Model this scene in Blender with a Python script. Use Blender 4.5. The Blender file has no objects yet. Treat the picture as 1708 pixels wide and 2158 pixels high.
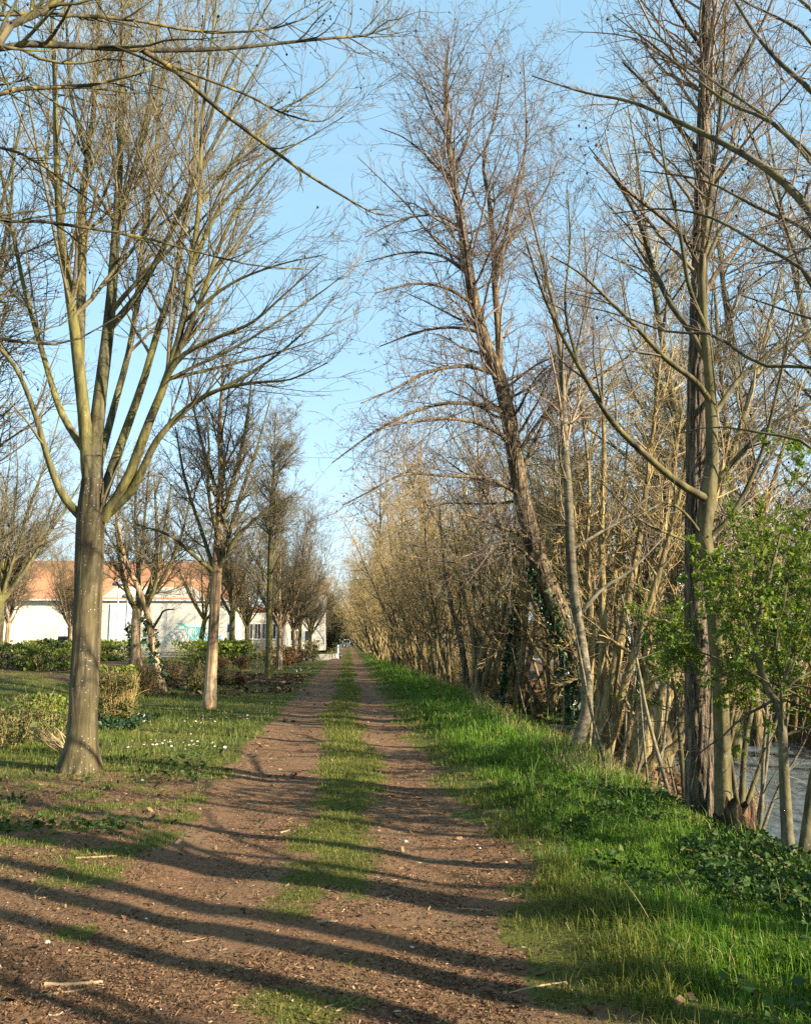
import bpy, math, random
import numpy as np
from mathutils import Vector, Euler, Matrix

PI = math.pi
random.seed(7)
RNG = np.random.default_rng(11)
scene = bpy.context.scene
col = scene.collection

# ------------------------------------------------------------------ camera
BW, BH, BF = 1708.0, 2158.0, 1796.0          # units in which positions were measured
PITCH = math.atan(271 / BF)
YAW = math.atan(119 / BF * math.cos(PITCH))
CAMZ = 1.6
cam_d = bpy.data.cameras.new('camera'); cam = bpy.data.objects.new('camera', cam_d); col.objects.link(cam)
cam.location = (0, 0, CAMZ); cam.rotation_euler = (PI / 2 + PITCH, 0, -YAW)
cam_d.sensor_fit = 'VERTICAL'; cam_d.sensor_height = 24; cam_d.lens = BF / BH * 24
cam_d.clip_start = 0.05; cam_d.clip_end = 3000
scene.camera = cam
CR = np.array(Euler((PI / 2 + PITCH, 0, -YAW)).to_matrix())


def at(x, y, Y):
    """world point at depth Y along the path whose bearing was measured as (x, y)"""
    d = CR @ np.array([(x - BW / 2) / BF, -(y - BH / 2) / BF, -1.0])
    return np.array([0, 0, CAMZ]) + d * (Y / d[1])


def dist_scale(p):
    f = CR @ np.array([0, 0, -1.0])
    return float(np.dot(p - np.array([0, 0, CAMZ]), f)) / BF


# ------------------------------------------------------------------ noise and terrain
def sm(x, a, b):
    t = np.clip((np.asarray(x, float) - a) / (b - a), 0, 1)
    return t * t * (3 - 2 * t)


_h = np.random.default_rng(5).random((256, 256))


def vnoise(x, y):
    x = np.asarray(x, float); y = np.asarray(y, float)
    xi = np.floor(x).astype(int); yi = np.floor(y).astype(int)
    fx = x - xi; fy = y - yi
    fx = fx * fx * (3 - 2 * fx); fy = fy * fy * (3 - 2 * fy)
    g = lambda a, b: _h[a & 255, b & 255]
    return (g(xi, yi) * (1 - fx) + g(xi + 1, yi) * fx) * (1 - fy) + (g(xi, yi + 1) * (1 - fx) + g(xi + 1, yi + 1) * fx) * fy


def fbm(x, y, o=4):
    s = 0; a = .5
    for i in range(o):
        s = s + a * vnoise(x * 2 ** i + 17.3 * i, y * 2 ** i + 9.1 * i); a *= .5
    return s / (1 - .5 ** o)


def bank_edge(Y):
    return 2.95 + .15 * sm(Y, 10, 7) * sm(Y, 3.0, 5.0) + .12 * np.sin(Y * .55) + .3 * sm(Y, 14, 22)


def stream_near(Y):
    return np.clip(2.0 + .265 * np.asarray(Y, float), 4.35, 24)


def H(X, Y):
    X = np.asarray(X, float); Y = np.asarray(Y, float)
    n = fbm(X * .7, Y * .7, 3) - .5
    z = .035 * n + .02 * (fbm(X * 3.1, Y * 3.1, 3) - .5) * sm(Y, 40, 20)
    z = z - .02 * np.exp(-((X + .95) / .38) ** 2) - .022 * np.exp(-((X - .62) / .26) ** 2)
    z = z + .05 * sm(X, 1.0, 1.5)
    z = z + .68 * sm(X, -4.5, -9.5) * sm(Y, 13, 34)
    e = bank_edge(Y); s = stream_near(Y); w = 3.3 + .8 * vnoise(Y * .15, 3.3)
    bench = np.minimum(e + 1.3, s - .25)
    z = z - .55 * sm(X, e, bench) - .2 * sm(X, e + .3, s) - .75 * sm(X, s - .55, s + .35)
    z = z + 1.05 * sm(X, s + w - .4, s + w + 1.2) + .35 * sm(X, s + w + 1, s + w + 5)
    return z


def path_l(Y):
    return -1.5 + .16 * (fbm(Y * .5, 4.2, 3) - .5) * 2


def path_r(Y):
    return .99 + .17 * sm(Y, 12, 6) + .14 * (fbm(Y * .6, 14.2, 3) - .5) * 2


def masks(X, Y):
    """dirt, green (0 straw - 1 lush), litter"""
    n1 = fbm(X * 1.1 + 5, Y * 1.1, 4); n2 = fbm(X * 3.3, Y * 3.3 + 40, 3)
    wob = (n1 - .5) * .9 + (n2 - .5) * .5
    rag = ((n2 - .5) * .75 + (n1 - .5) * .7) * (.55 + .45 * sm(Y, 25, 8))
    inp = sm(X + rag * .6, path_l(Y) - .2, path_l(Y) + .14) * sm(X + rag, path_r(Y) + .2, path_r(Y) - .2)
    strip = sm(np.abs(X + .08 + .1 * np.sin(Y * .4)) + wob * .62, .56, .2)
    strip = strip * (.72 + .28 * sm(Y, 4.0, 7.5)) * sm(n1 * .6 + n2 * .4 + .2 * sm(Y, 5, 14), .37, .55)
    path = inp * (1 - strip)
    # the bare earth that spreads to the left beside the viewer
    lim = -1.5 - 6.5 * sm(Y, 8.8, 4.2)
    bare = sm(X, lim - .5, lim + .5) * sm(X, .8, .2) * sm(n1 - .25 * sm(Y, 5.5, 7.5), .26, .44) * sm(Y, 9.5, 7.5)
    grassl = sm(Y, 5.5, 9) * sm(X, -1.0, -2.2)
    dirt = np.clip(np.maximum(path, bare * (1 - strip)), 0, 1)
    # thin worn lawn at the left, between the bare earth and the first tree
    worn = sm(X, -1.2, -1.8) * sm(Y, 13.5, 9.5) * sm(n2 * .5 + n1 * .5, .38, .56)
    dirt = np.maximum(dirt, worn * .75)
    patch = sm(X, -1.4, -2.0) * sm(Y, 24, 28) * sm(Y, 44, 38) * sm(n1, .36, .52)
    e = bank_edge(Y)
    under = sm(X, e + .05, e + .7)
    litter = np.clip(np.maximum(patch, under * (1 - .75 * sm(Y, 21, 23) * sm(Y, 33, 29) * sm(X, e + 1.7, e + 2.3))), 0, 1)
    left = sm(X, -1.2, -1.6)
    lush = np.where(X > .8, .9, .35)
    lush = lush + left * (.35 * sm(Y, 11.5, 14) * sm(n1, .35, .6) - .1)
    lush = lush - .6 * sm(X, 1.9, 1.1) * (X > .7)
    lush = lush - .3 * sm(X, -6, -9) * sm(Y, 20, 30)
    return dirt, np.clip(lush + (n2 - .5) * .3, 0, 1), litter


# ------------------------------------------------------------------ mesh helpers
def build(name, V, faces, mat, parent=None, tint=None, smooth=True, attrs=None):
    """faces: list of integer arrays (M,k)"""
    me = bpy.data.meshes.new(name)
    V = np.asarray(V, np.float32)
    faces = [np.asarray(f, np.int32) for f in faces if len(f)]
    me.vertices.add(len(V)); me.vertices.foreach_set('co', V.ravel())
    nl = sum(f.size for f in faces); npoly = sum(len(f) for f in faces)
    me.loops.add(nl); me.polygons.add(npoly)
    me.loops.foreach_set('vertex_index', np.concatenate([f.ravel() for f in faces]))
    st = []; o = 0
    for f in faces:
        st.append(o + np.arange(len(f)) * f.shape[1]); o += f.size
    me.polygons.foreach_set('loop_start', np.concatenate(st).astype(np.int32))
    me.polygons.foreach_set('use_smooth', np.full(npoly, smooth))
    if tint is not None:
        a = me.attributes.new('tint', 'FLOAT', 'POINT'); a.data.foreach_set('value', np.asarray(tint, np.float32))
    for k, v in (attrs or {}).items():
        a = me.attributes.new(k, 'FLOAT', 'POINT'); a.data.foreach_set('value', np.asarray(v, np.float32))
    me.update(calc_edges=True)
    if mat: me.materials.append(mat)
    ob = bpy.data.objects.new(name, me); col.objects.link(ob)
    if parent: ob.parent = parent
    return ob


class MB:
    """collects tubes, boxes and polygons for ONE mesh"""
    def __init__(s): s.v = []; s.f = {}; s.t = []; s.n = 0
    def add(s, V, F, tint=None):
        V = np.asarray(V, float).reshape(-1, 3); F = np.asarray(F, int)
        s.v.append(V); s.f.setdefault(F.shape[1], []).append(F + s.n)
        s.t.append(np.zeros(len(V)) if tint is None else np.broadcast_to(tint, (len(V),))); s.n += len(V)
    def tubes(s, P, R, k=6, rough=0., seed=0, furrow=None):
        N, S1, _ = P.shape
        if N == 0: return
        T = np.gradient(P, axis=1); T /= np.linalg.norm(T, axis=2, keepdims=True) + 1e-9
        mt = T.mean(1); mt /= np.linalg.norm(mt, axis=1, keepdims=True) + 1e-9
        ref = np.where(np.abs(mt[:, 2:3]) > .75, np.array([[1., .23, 0]]), np.array([[0, .1, 1.]]))
        u = ref[:, None, :] - T * (ref[:, None, :] * T).sum(2, keepdims=True)
        u /= np.linalg.norm(u, axis=2, keepdims=True) + 1e-9
        v = np.cross(T, u)
        a = np.arange(k) * 2 * PI / k
        rr = R[:, :, None] * np.ones(k)
        if rough:
            g = np.random.default_rng(seed)
            rr = rr * (1 + rough * (g.random((N, S1, k)) - .5) + rough * 1.2 * (g.random((N, 1, k)) - .5))
        if furrow:
            amp, fa, fl = furrow
            ln = np.r_[0, np.cumsum(np.linalg.norm(np.diff(P[0], axis=0), axis=1))][:, None]
            an = np.arange(k)[None, :] / k
            ang = 2 * PI * an; ca, sa = np.cos(ang) * fa, np.sin(ang) * fa
            w = .6 * (vnoise(ln * fl * 1.7 + ca * .4 + seed, sa * .5 + 50) - .5)
            q = vnoise(ca * 1.0 + w * 3 + 80, ln * fl + sa * .8 + 31 + seed) * .5 + vnoise(sa + w * 3 + 7, ln * fl * .8 - ca * .9 + 11 + seed) * .5
            q2 = vnoise(an * fa * 5 + w * 4, ln * fl * 3 + seed)
            rr = rr * (1 + .5 * np.exp(-np.clip(ln - .33, 0, 9) / .16) * np.maximum(vnoise(ca * .9 + 3, sa * .9 + seed) - .35, 0))[None]
            rr = rr * (1 + amp * (2.2 * np.minimum(np.abs(q - .5) * 4, .6) + .5 * q2 - .9))[None]
        V = P[:, :, None, :] + rr[..., None] * (np.cos(a)[:, None] * u[:, :, None, :] + np.sin(a)[:, None] * v[:, :, None, :])
        b = (np.arange(N) * S1 * k)[:, None, None]
        r = (np.arange(S1 - 1) * k)[None, :, None]; c = np.arange(k)[None, None, :]; c2 = (c + 1) % k
        F = np.stack([b + r + c, b + r + c2, b + r + k + c2, b + r + k + c], -1).reshape(-1, 4)
        tint = np.repeat(np.random.default_rng(seed + 1).random(N), S1 * k)
        s.add(V.reshape(-1, 3), F, tint)
        # closed ends
        if k > 3:
            e = (np.arange(N) * S1 * k)[:, None]
            s.f.setdefault(k, []).append((e + (S1 - 1) * k + np.arange(k)[None, :]) + s.n - len(V.reshape(-1, 3)))
    def box(s, c, d, rz=0., tint=0.):
        x, y, z = np.array(d) / 2
        V = np.array([[-x, -y, -z], [x, -y, -z], [x, y, -z], [-x, y, -z], [-x, -y, z], [x, -y, z], [x, y, z], [-x, y, z]])
        ca, sa = math.cos(rz), math.sin(rz)
        V = V @ np.array([[ca, sa, 0], [-sa, ca, 0], [0, 0, 1]]) + np.array(c)
        s.add(V, [[0, 3, 2, 1], [4, 5, 6, 7], [0, 1, 5, 4], [1, 2, 6, 5], [2, 3, 7, 6], [3, 0, 4, 7]], tint)
    def poly(s, pts, tint=0.):
        s.add(pts, [list(range(len(pts)))], tint)
    def prism(s, pts, off):
        """extrudes polygon pts (n,3) by vector off"""
        pts = np.asarray(pts, float); n = len(pts); q = pts + np.asarray(off, float)
        s.add(np.concatenate([pts, q]), [[i, (i + 1) % n, n + (i + 1) % n, n + i] for i in range(n)])
        base = s.n - 2 * n
        s.f.setdefault(n, []).append(np.array([list(range(n))[::-1], list(range(n, 2 * n))]) + base)
    def build(s, name, mat, parent=None, smooth=True, local=None):
        V = np.concatenate(s.v)
        if local is not None: V = V - np.asarray(local)
        return build(name, V, [np.concatenate(f) for f in s.f.values()], mat, parent, np.concatenate(s.t), smooth)


def empty(name, loc=(0, 0, 0), rz=0.):
    o = bpy.data.objects.new(name, None); col.objects.link(o)
    o.location = tuple(float(c) for c in loc); o.rotation_euler = (0, 0, rz); o.empty_display_size = .3
    return o


def tag(o, label=None, cat=None, group=None, kind=None):
    if label: o['label'] = label
    if cat: o['category'] = cat
    if group: o['group'] = group
    if kind: o['kind'] = kind
    return o


def copy_tree(o, loc, rz, sc, label=None, group=None):
    c = o.copy(); col.objects.link(c)
    c.location = tuple(float(a) for a in loc); c.rotation_euler = (0, 0, rz)
    c.scale = sc if isinstance(sc, tuple) else (sc,) * 3
    if label: c['label'] = label
    if group: c['group'] = group
    elif 'group' in c: del c['group']
    for ch in list(o.children):
        d = ch.copy(); col.objects.link(d); d.parent = c
        for g in list(ch.children):
            e = g.copy(); col.objects.link(e); e.parent = d
    return c


# ------------------------------------------------------------------ materials
def M(name):
    m = bpy.data.materials.new(name); m.use_nodes = True
    nt = m.node_tree; nt.nodes.clear()
    return m, nt


class NT:
    def __init__(s, nt): s.nt = nt
    def n(s, typ, ins=None, **kw):
        nd = s.nt.nodes.new(typ)
        for k, v in kw.items(): setattr(nd, k, v)
        for k, v in (ins or {}).items():
            if isinstance(v, bpy.types.NodeSocket): s.nt.links.new(v, nd.inputs[k])
            else: nd.inputs[k].default_value = v
        return nd
    def noise(s, vec, scale, detail=4., rough=.55, dist=0.):
        return s.n('ShaderNodeTexNoise', {'Vector': vec, 'Scale': scale, 'Detail': detail, 'Roughness': rough, 'Distortion': dist}).outputs['Fac']
    def ramp(s, fac, pts, interp='LINEAR'):
        nd = s.n('ShaderNodeValToRGB', {'Fac': fac}); cr = nd.color_ramp; cr.interpolation = interp
        while len(cr.elements) < len(pts): cr.elements.new(.5)
        for e, (p, c) in zip(cr.elements, pts):
            e.position = p; e.color = (*c, 1) if not isinstance(c, (int, float)) else (c, c, c, 1)
        return nd.outputs['Color']
    def mix(s, fac, a, b, mode='MIX'):
        nd = s.n('ShaderNodeMix', data_type='RGBA', blend_type=mode)
        for i, v in ((0, fac), (6, a), (7, b)):
            if isinstance(v, bpy.types.NodeSocket): s.nt.links.new(v, nd.inputs[i])
            else: nd.inputs[i].default_value = v if i == 0 else (*v, 1)
        return nd.outputs[2]
    def math(s, op, a, b=0.):
        nd = s.n('ShaderNodeMath', operation=op)
        for i, v in ((0, a), (1, b)):
            if isinstance(v, bpy.types.NodeSocket): s.nt.links.new(v, nd.inputs[i])
            else: nd.inputs[i].default_value = v
        return nd.outputs[0]
    def attr(s, name): return s.n('ShaderNodeAttribute', attribute_name=name).outputs['Fac']
    def coord(s, scale=(1, 1, 1), out='Object'):
        tc = s.n('ShaderNodeTexCoord').outputs[out]
        return s.n('ShaderNodeMapping', {'Vector': tc, 'Scale': scale}).outputs['Vector']
    def bump(s, h, strength=.5, dist=.02):
        return s.n('ShaderNodeBump', {'Height': h, 'Strength': strength, 'Distance': dist}).outputs['Normal']
    def out(s, sh): s.n('ShaderNodeOutputMaterial', {'Surface': sh})


def bark(name, c_dark, c_mid, c_light, moss=None, moss_amt=0., fissure=1., spots=0., zs=.18, scale=26., mscale=2.6, mlo=.42):
    m, nt = M(name); t = NT(nt)
    v = t.coord((1, 1, zs)); o = t.coord((1, 1, 1))
    n1 = t.noise(v, scale, 6, .65, .6); n2 = t.noise(o, 3., 3)
    c = t.ramp(n1, [(.39, c_dark), (.5, c_mid), (.6, c_light)])
    c = t.mix(t.ramp(n2, [(.3, 0.), (.7, .5)]), c, tuple(x * .55 for x in c_mid))
    if moss:
        n3 = t.noise(t.coord((1, 1, .45)), mscale, 5, .65)
        c = t.mix(t.math('MULTIPLY', t.ramp(n3, [(mlo, 0.), (mlo + .15, 1.)]), moss_amt), c, moss)
    if spots:
        vo = t.n('ShaderNodeTexVoronoi', {'Vector': t.coord((1, 1, 1)), 'Scale': 23.}).outputs['Distance']
        n4 = t.noise(o, 5., 2)
        fac = t.math('MULTIPLY', t.ramp(t.math('ADD', vo, t.math('MULTIPLY', t.noise(o, 60, 2), .12)), [(.16, 1.), (.22, 0.)]), t.ramp(n4, [(.45, 0.), (.52, spots)]))
        c = t.mix(fac, c, (.42, .43, .38))
    st = t.noise(t.coord((1, 1, .05)), 10., 3, .6)
    c = t.mix(1., c, t.ramp(st, [(.36, (.5, .48, .46)), (.5, (.95, .95, .95)), (.62, (1.25, 1.22, 1.15))]), 'MULTIPLY')
    rnd = t.n('ShaderNodeObjectInfo').outputs['Random']
    c = t.mix(1., c, t.ramp(rnd, [(0., (.85, .86, .9)), (1., (1.12, 1.08, 1.))]), 'MULTIPLY')
    b = t.bump(t.math('ADD', n1, t.math('MULTIPLY', t.noise(v, scale * 3, 3), .35)), .9 * fissure, .04)
    p = t.n('ShaderNodeBsdfPrincipled', {'Base Color': c, 'Roughness': .85, 'Normal': b, 'Specular IOR Level': .25})
    t.out(p.outputs[0]); return m


def twigmat(name, a, b, c):
    m, nt = M(name); t = NT(nt)
    rnd = t.n('ShaderNodeObjectInfo').outputs['Random']
    k = t.ramp(t.attr('tint'), [(0., a), (.5, b), (1., c)])
    n = t.noise(t.coord(), 1.3, 3)
    k = t.mix(t.ramp(n, [(.35, 0.), (.65, .6)]), k, a)
    k = t.mix(1., k, t.ramp(rnd, [(0., (.8, .78, .8)), (.5, (1, 1, .95)), (1., (1.2, 1.12, .9))]), 'MULTIPLY')
    t.out(t.n('ShaderNodeBsdfPrincipled', {'Base Color': k, 'Roughness': .7, 'Specular IOR Level': .3}).outputs[0]); return m


def leafmat(name, pts, trans=.35, rough=.5, spec=.3):
    m, nt = M(name); t = NT(nt)
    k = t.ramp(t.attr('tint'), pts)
    n = t.noise(t.coord(out='Object'), .9, 3)
    k = t.mix(1., k, t.ramp(n, [(.3, (.75, .75, .75)), (.7, (1.2, 1.2, 1.15))]), 'MULTIPLY')
    p = t.n('ShaderNodeBsdfPrincipled', {'Base Color': k, 'Roughness': rough, 'Specular IOR Level': spec})
    tr = t.n('ShaderNodeBsdfTranslucent', {'Color': t.mix(1., k, (1.25, 1.2, .6), 'MULTIPLY')})
    t.out(t.n('ShaderNodeMixShader', {0: trans, 1: p.outputs[0], 2: tr.outputs[0]}).outputs[0]); return m


def plain(name, c, rough=.6, var=.15, scale=4., spec=.3, bump=0., metal=0.):
    m, nt = M(name); t = NT(nt)
    n = t.noise(t.coord(), scale, 5)
    k = t.ramp(n, [(.3, tuple(x * (1 - var) for x in c)), (.7, tuple(min(1, x * (1 + var)) for x in c))])
    ins = {'Base Color': k, 'Roughness': rough, 'Specular IOR Level': spec, 'Metallic': metal}
    if bump: ins['Normal'] = t.bump(t.noise(t.coord(), scale * 8, 4), bump, .01)
    t.out(t.n('ShaderNodeBsdfPrincipled', ins).outputs[0]); return m


def groundmat(name):
    m, nt = M(name); t = NT(nt)
    geo = t.n('ShaderNodeNewGeometry').outputs['Position']
    dirt, lush, lit = t.attr('dirt'), t.attr('lush'), t.attr('litter')
    nf = t.noise(geo, 38., 6, .7); nm = t.noise(geo, 7., 5, .6); nl = t.noise(geo, 1.1, 4)
    nv = t.noise(geo, 120., 3, .7)
    cd = t.ramp(nf, [(.3, (.036, .02, .012)), (.45, (.13, .073, .039)), (.6, (.22, .135, .074)), (.76, (.33, .23, .14))])
    cd = t.mix(t.ramp(nm, [(.35, 0.), (.62, .7)]), cd, (.15, .078, .042))
    cd = t.mix(t.ramp(nl, [(.4, 0.), (.65, .55)]), cd, (.18, .122, .068))
    cd = t.mix(t.ramp(nv, [(.66, 0.), (.72, .45)]), cd, (.3, .23, .16))
    gy = t.ramp(nf, [(.3, (.045, .042, .012)), (.55, (.12, .115, .028)), (.75, (.19, .16, .05))])
    gl = t.ramp(nf, [(.3, (.014, .024, .006)), (.5, (.04, .062, .014)), (.62, (.085, .115, .022)), (.75, (.1, .085, .04))])
    cg = t.mix(lush, gy, gl)
    cl = t.ramp(nm, [(.3, (.03, .02, .012)), (.55, (.095, .06, .035)), (.75, (.17, .115, .07))])
    edge = t.math('ADD', dirt, t.math('MULTIPLY', t.math('SUBTRACT', nm, .5), .9))
    c = t.mix(t.ramp(edge, [(.36, 0.), (.58, 1.)]), cg, cd)
    c = t.mix(t.ramp(t.math('ADD', lit, t.math('MULTIPLY', t.math('SUBTRACT', nm, .5), .8)), [(.35, 0.), (.65, 1.)]), c, cl)
    h = t.math('ADD', t.math('MULTIPLY', nf, .7), t.math('ADD', t.math('MULTIPLY', nm, 1.2), t.math('MULTIPLY', nv, .3)))
    p = t.n('ShaderNodeBsdfPrincipled', {'Base Color': c, 'Roughness': .95, 'Specular IOR Level': .12, 'Normal': t.bump(h, .9, .03)})
    t.out(p.outputs[0]); return m


MAT = {}
MAT['ground'] = groundmat('ground')
MAT['bark_avenue'] = bark('bark_avenue', (.026, .021, .014), (.075, .06, .034), (.135, .11, .065), (.13, .11, .04), .35, .45, 1., .12, 11.)
MAT['bark_limb'] = bark('bark_limb', (.03, .027, .017), (.084, .074, .039), (.138, .126, .068), (.155, .145, .036), .65, .3, .5, .3, 14.)
MAT['bark_alder'] = bark('bark_alder', (.03, .022, .014), (.155, .118, .07), (.3, .24, .15), None, 0, 1.6, 0, .16, 24.)
MAT['bark_dark'] = bark('bark_dark', (.028, .022, .016), (.15, .12, .083), (.28, .23, .16), None, 0, 1.8, .3, .13, 30.)
MAT['bark_smooth'] = bark('bark_smooth', (.035, .03, .019), (.088, .078, .046), (.15, .132, .085), (.12, .11, .035), .6, .3, .4, .5, 9.)
MAT['bark_grey'] = bark('bark_grey', (.055, .048, .037), (.125, .11, .08), (.2, .175, .13), (.12, .11, .05), .3, .25, .5, 2.2, 8.)
MAT['bark_bare'] = bark('bark_bare', (.1, .068, .04), (.26, .185, .105), (.45, .35, .23), None, 0, .7, 0, .08, 9.)
MAT['bark_lichen'] = bark('bark_lichen', (.025, .022, .016), (.06, .053, .032), (.11, .095, .055), (.3, .25, .05), .62, .5, .5, .6, 12., 9., .5)
MAT['bark_willow'] = bark('bark_willow', (.045, .033, .018), (.2, .15, .07), (.35, .275, .135), (.2, .17, .06), .35, 1.1, 0, .14, 22.)
MAT['twig_avenue'] = twigmat('twig_avenue', (.085, .07, .045), (.14, .115, .065), (.19, .16, .085))
MAT['twig_alder'] = twigmat('twig_alder', (.11, .085, .07), (.19, .15, .12), (.27, .22, .17))
MAT['twig_thicket'] = twigmat('twig_thicket', (.2, .14, .06), (.39, .29, .13), (.54, .44, .22))
MAT['twig_pale'] = twigmat('twig_pale', (.17, .15, .11), (.29, .26, .19), (.4, .37, .28))
MAT['twig_green'] = twigmat('twig_green', (.07, .06, .03), (.13, .115, .05), (.21, .18, .07))
MAT['cone'] = plain('cone', (.022, .014, .014), .8)
MAT['leaf_spring'] = leafmat('leaf_spring', [(0., (.035, .075, .008)), (.5, (.095, .16, .014)), (.85, (.19, .26, .026)), (1., (.27, .3, .05))], .4)
MAT['leaf_ivy'] = leafmat('leaf_ivy', [(0., (.01, .025, .008)), (.6, (.022, .055, .014)), (1., (.05, .095, .028))], .1, .35, .5)
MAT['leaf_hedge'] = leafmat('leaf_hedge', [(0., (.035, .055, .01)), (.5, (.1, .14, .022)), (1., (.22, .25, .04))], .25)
MAT['leaf_brown'] = leafmat('leaf_brown', [(0., (.06, .033, .016)), (.5, (.15, .085, .04)), (1., (.24, .15, .075))], .2, .7, .15)
MAT['leaf_mixed'] = leafmat('leaf_mixed', [(0., (.035, .045, .012)), (.4, (.08, .105, .02)), (.7, (.14, .1, .04)), (1., (.19, .18, .05))], .25)
MAT['leaf_evergreen'] = leafmat('leaf_evergreen', [(0., (.008, .014, .006)), (1., (.03, .045, .016))], .1)
MAT['grass_verge'] = leafmat('grass_verge', [(0., (.03, .06, .008)), (.5, (.072, .148, .012)), (.85, (.125, .245, .022)), (1., (.32, .27, .1))], .35)
MAT['grass_short'] = leafmat('grass_short', [(0., (.055, .07, .012)), (.5, (.125, .14, .024)), (.85, (.2, .2, .04)), (1., (.29, .24, .1))], .3)
MAT['grass_lawn'] = leafmat('grass_lawn', [(0., (.035, .06, .01)), (.5, (.085, .125, .02)), (.85, (.155, .18, .035)), (1., (.26, .22, .08))], .3)
MAT['ground_leaf'] = leafmat('ground_leaf', [(0., (.014, .032, .008)), (.5, (.032, .07, .014)), (.85, (.07, .125, .024)), (1., (.13, .1, .05))], .25, .6, .2)
MAT['straw'] = leafmat('straw', [(0., (.16, .11, .055)), (.5, (.29, .22, .12)), (1., (.45, .37, .23))], .15, .7)
MAT['litter'] = leafmat('litter', [(0., (.04, .024, .014)), (.45, (.12, .07, .038)), (.8, (.19, .12, .065)), (1., (.27, .19, .115))], .05, .8, .1)
MAT['chip'] = leafmat('chip', [(0., (.025, .015, .01)), (.55, (.11, .062, .034)), (.93, (.2, .13, .075)), (1., (.38, .3, .2))], .0, .85, .1)
MAT['stick'] = plain('stick', (.3, .21, .12), .8, .35, 30., bump=.4)
MAT['stone'] = plain('stone', (.4, .38, .35), .85, .2, 20., bump=.5)
MAT['petal'] = plain('petal', (.78, .78, .76), .6, .05)
MAT['yolk'] = plain('yolk', (.6, .4, .03), .6, .05)
MAT['render_white'] = plain('render_white', (.5, .48, .41), .85, .16, .3)
MAT['render_pale'] = plain('render_pale', (.42, .4, .35), .85, .05, .5)
MAT['roof'] = plain('roof', (.27, .135, .07), .8, .12, .9, bump=.2)
MAT['roof_light'] = plain('roof_light', (.37, .185, .1), .8, .1, .9)
MAT['glass'] = plain('glass', (.02, .025, .03), .08, .1, spec=.6)
MAT['frame'] = plain('frame', (.7, .7, .68), .5, .03)
MAT['panel_grey'] = plain('panel_grey', (.5, .52, .53), .6, .06)
MAT['pole'] = plain('pole', (.42, .44, .46), .4, .08, metal=.4)
MAT['lamp'] = plain('lamp', (.16, .18, .2), .45, .08)
MAT['blue'] = plain('blue', (.01, .06, .34), .5, .05)
MAT['white'] = plain('white', (.75, .75, .73), .5, .05)
MAT['teal'] = plain('teal', (.1, .42, .42), .8, .1)
MAT['spray_blue'] = plain('spray_blue', (.1, .22, .45), .8, .15)
MAT['spray_grey'] = plain('spray_grey', (.33, .35, .36), .8, .15)
MAT['concrete'] = plain('concrete', (.33, .31, .27), .9, .2, 6., bump=.3)
MAT['black'] = plain('black', (.015, .015, .016), .5, .1)
MAT['rot'] = bark('rot', (.015, .011, .008), (.07, .042, .025), (.2, .125, .07), None, 0, 2., 0, .3, 20.)
MAT['asphalt'] = plain('asphalt', (.17, .165, .16), .9, .12, 3., bump=.2)


def watermat():
    m, nt = M('water'); t = NT(nt)
    geo = t.n('ShaderNodeNewGeometry').outputs['Position']
    v = t.n('ShaderNodeMapping', {'Vector': geo, 'Rotation': (0, 0, .25), 'Scale': (1., .45, 1)}).outputs['Vector']
    h = t.math('ADD', t.noise(v, 1.7, 2), t.math('MULTIPLY', t.noise(v, 5.5, 2), .22))
    p = t.n('ShaderNodeBsdfPrincipled', {'Base Color': (.09, .12, .135, 1), 'Roughness': .14, 'IOR': 1.33, 'Specular IOR Level': 1., 'Normal': t.bump(h, 1., .22)})
    t.out(p.outputs[0]); return m


MAT['water'] = watermat()


# ------------------------------------------------------------------ ground, path, water
def axis(parts):
    return np.unique(np.round(np.concatenate(parts), 4))


def sheet(name, xs, ys, mat, dz=0., lim=None):
    X, Y = np.meshgrid(xs, ys)
    if lim is not None: X, Y = lim(X, Y)
    Z = H(X, Y) + dz
    d, l, t = masks(X, Y)
    nx, ny = len(xs), len(ys)
    i = (np.arange(ny - 1)[:, None] * nx + np.arange(nx - 1)[None, :]).ravel()
    F = np.stack([i, i + 1, i + nx + 1, i + nx], -1)
    return build(name, np.stack([X, Y, Z], -1).reshape(-1, 3), [F], mat, None, None, True,
                 {'dirt': d.ravel(), 'lush': l.ravel(), 'litter': t.ravel()})


xs = axis([-np.geomspace(12, 900, 60)[::-1], np.arange(-12, -5, .14), np.arange(-5, 6.5, .06), np.arange(6.5, 16, .2), np.geomspace(16, 900, 60)])
ys = axis([-np.geomspace(6, 500, 22)[::-1], np.arange(-6, 2, .5), np.arange(2, 14, .06), np.geomspace(14, 120, 190), np.geomspace(120, 1500, 40)])
tag(sheet('ground', xs, ys, MAT['ground']), 'grass and bare earth on both sides of the path', None, None, 'structure')
pu = np.linspace(0, 1, 46); pys = axis([np.arange(-4, 2, .4), np.arange(2, 16, .07), np.geomspace(16, 260, 160)])
tag(sheet('path', pu, pys, MAT['ground'], .005,
          lambda U, Y: (path_l(Y) - .15 + U * (path_r(Y) + .15 - path_l(Y) + .15), Y)),
    'reddish brown two-track earth path with a grassy middle strip', None, None, 'structure')
wy = np.geomspace(1, 200, 70) - 6
wv = np.concatenate([np.stack([stream_near(wy) - .8, wy, np.full_like(wy, -1.02)], -1), np.stack([stream_near(wy) + 5.2, wy, np.full_like(wy, -1.02)], -1)])
n_ = len(wy); i_ = np.arange(n_ - 1)
tag(build('stream_water', wv, [np.stack([i_, i_ + n_, i_ + n_ + 1, i_ + 1], -1)], MAT['water']), 'narrow stream reflecting the pale sky below the right bank', None, None, 'structure')
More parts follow.
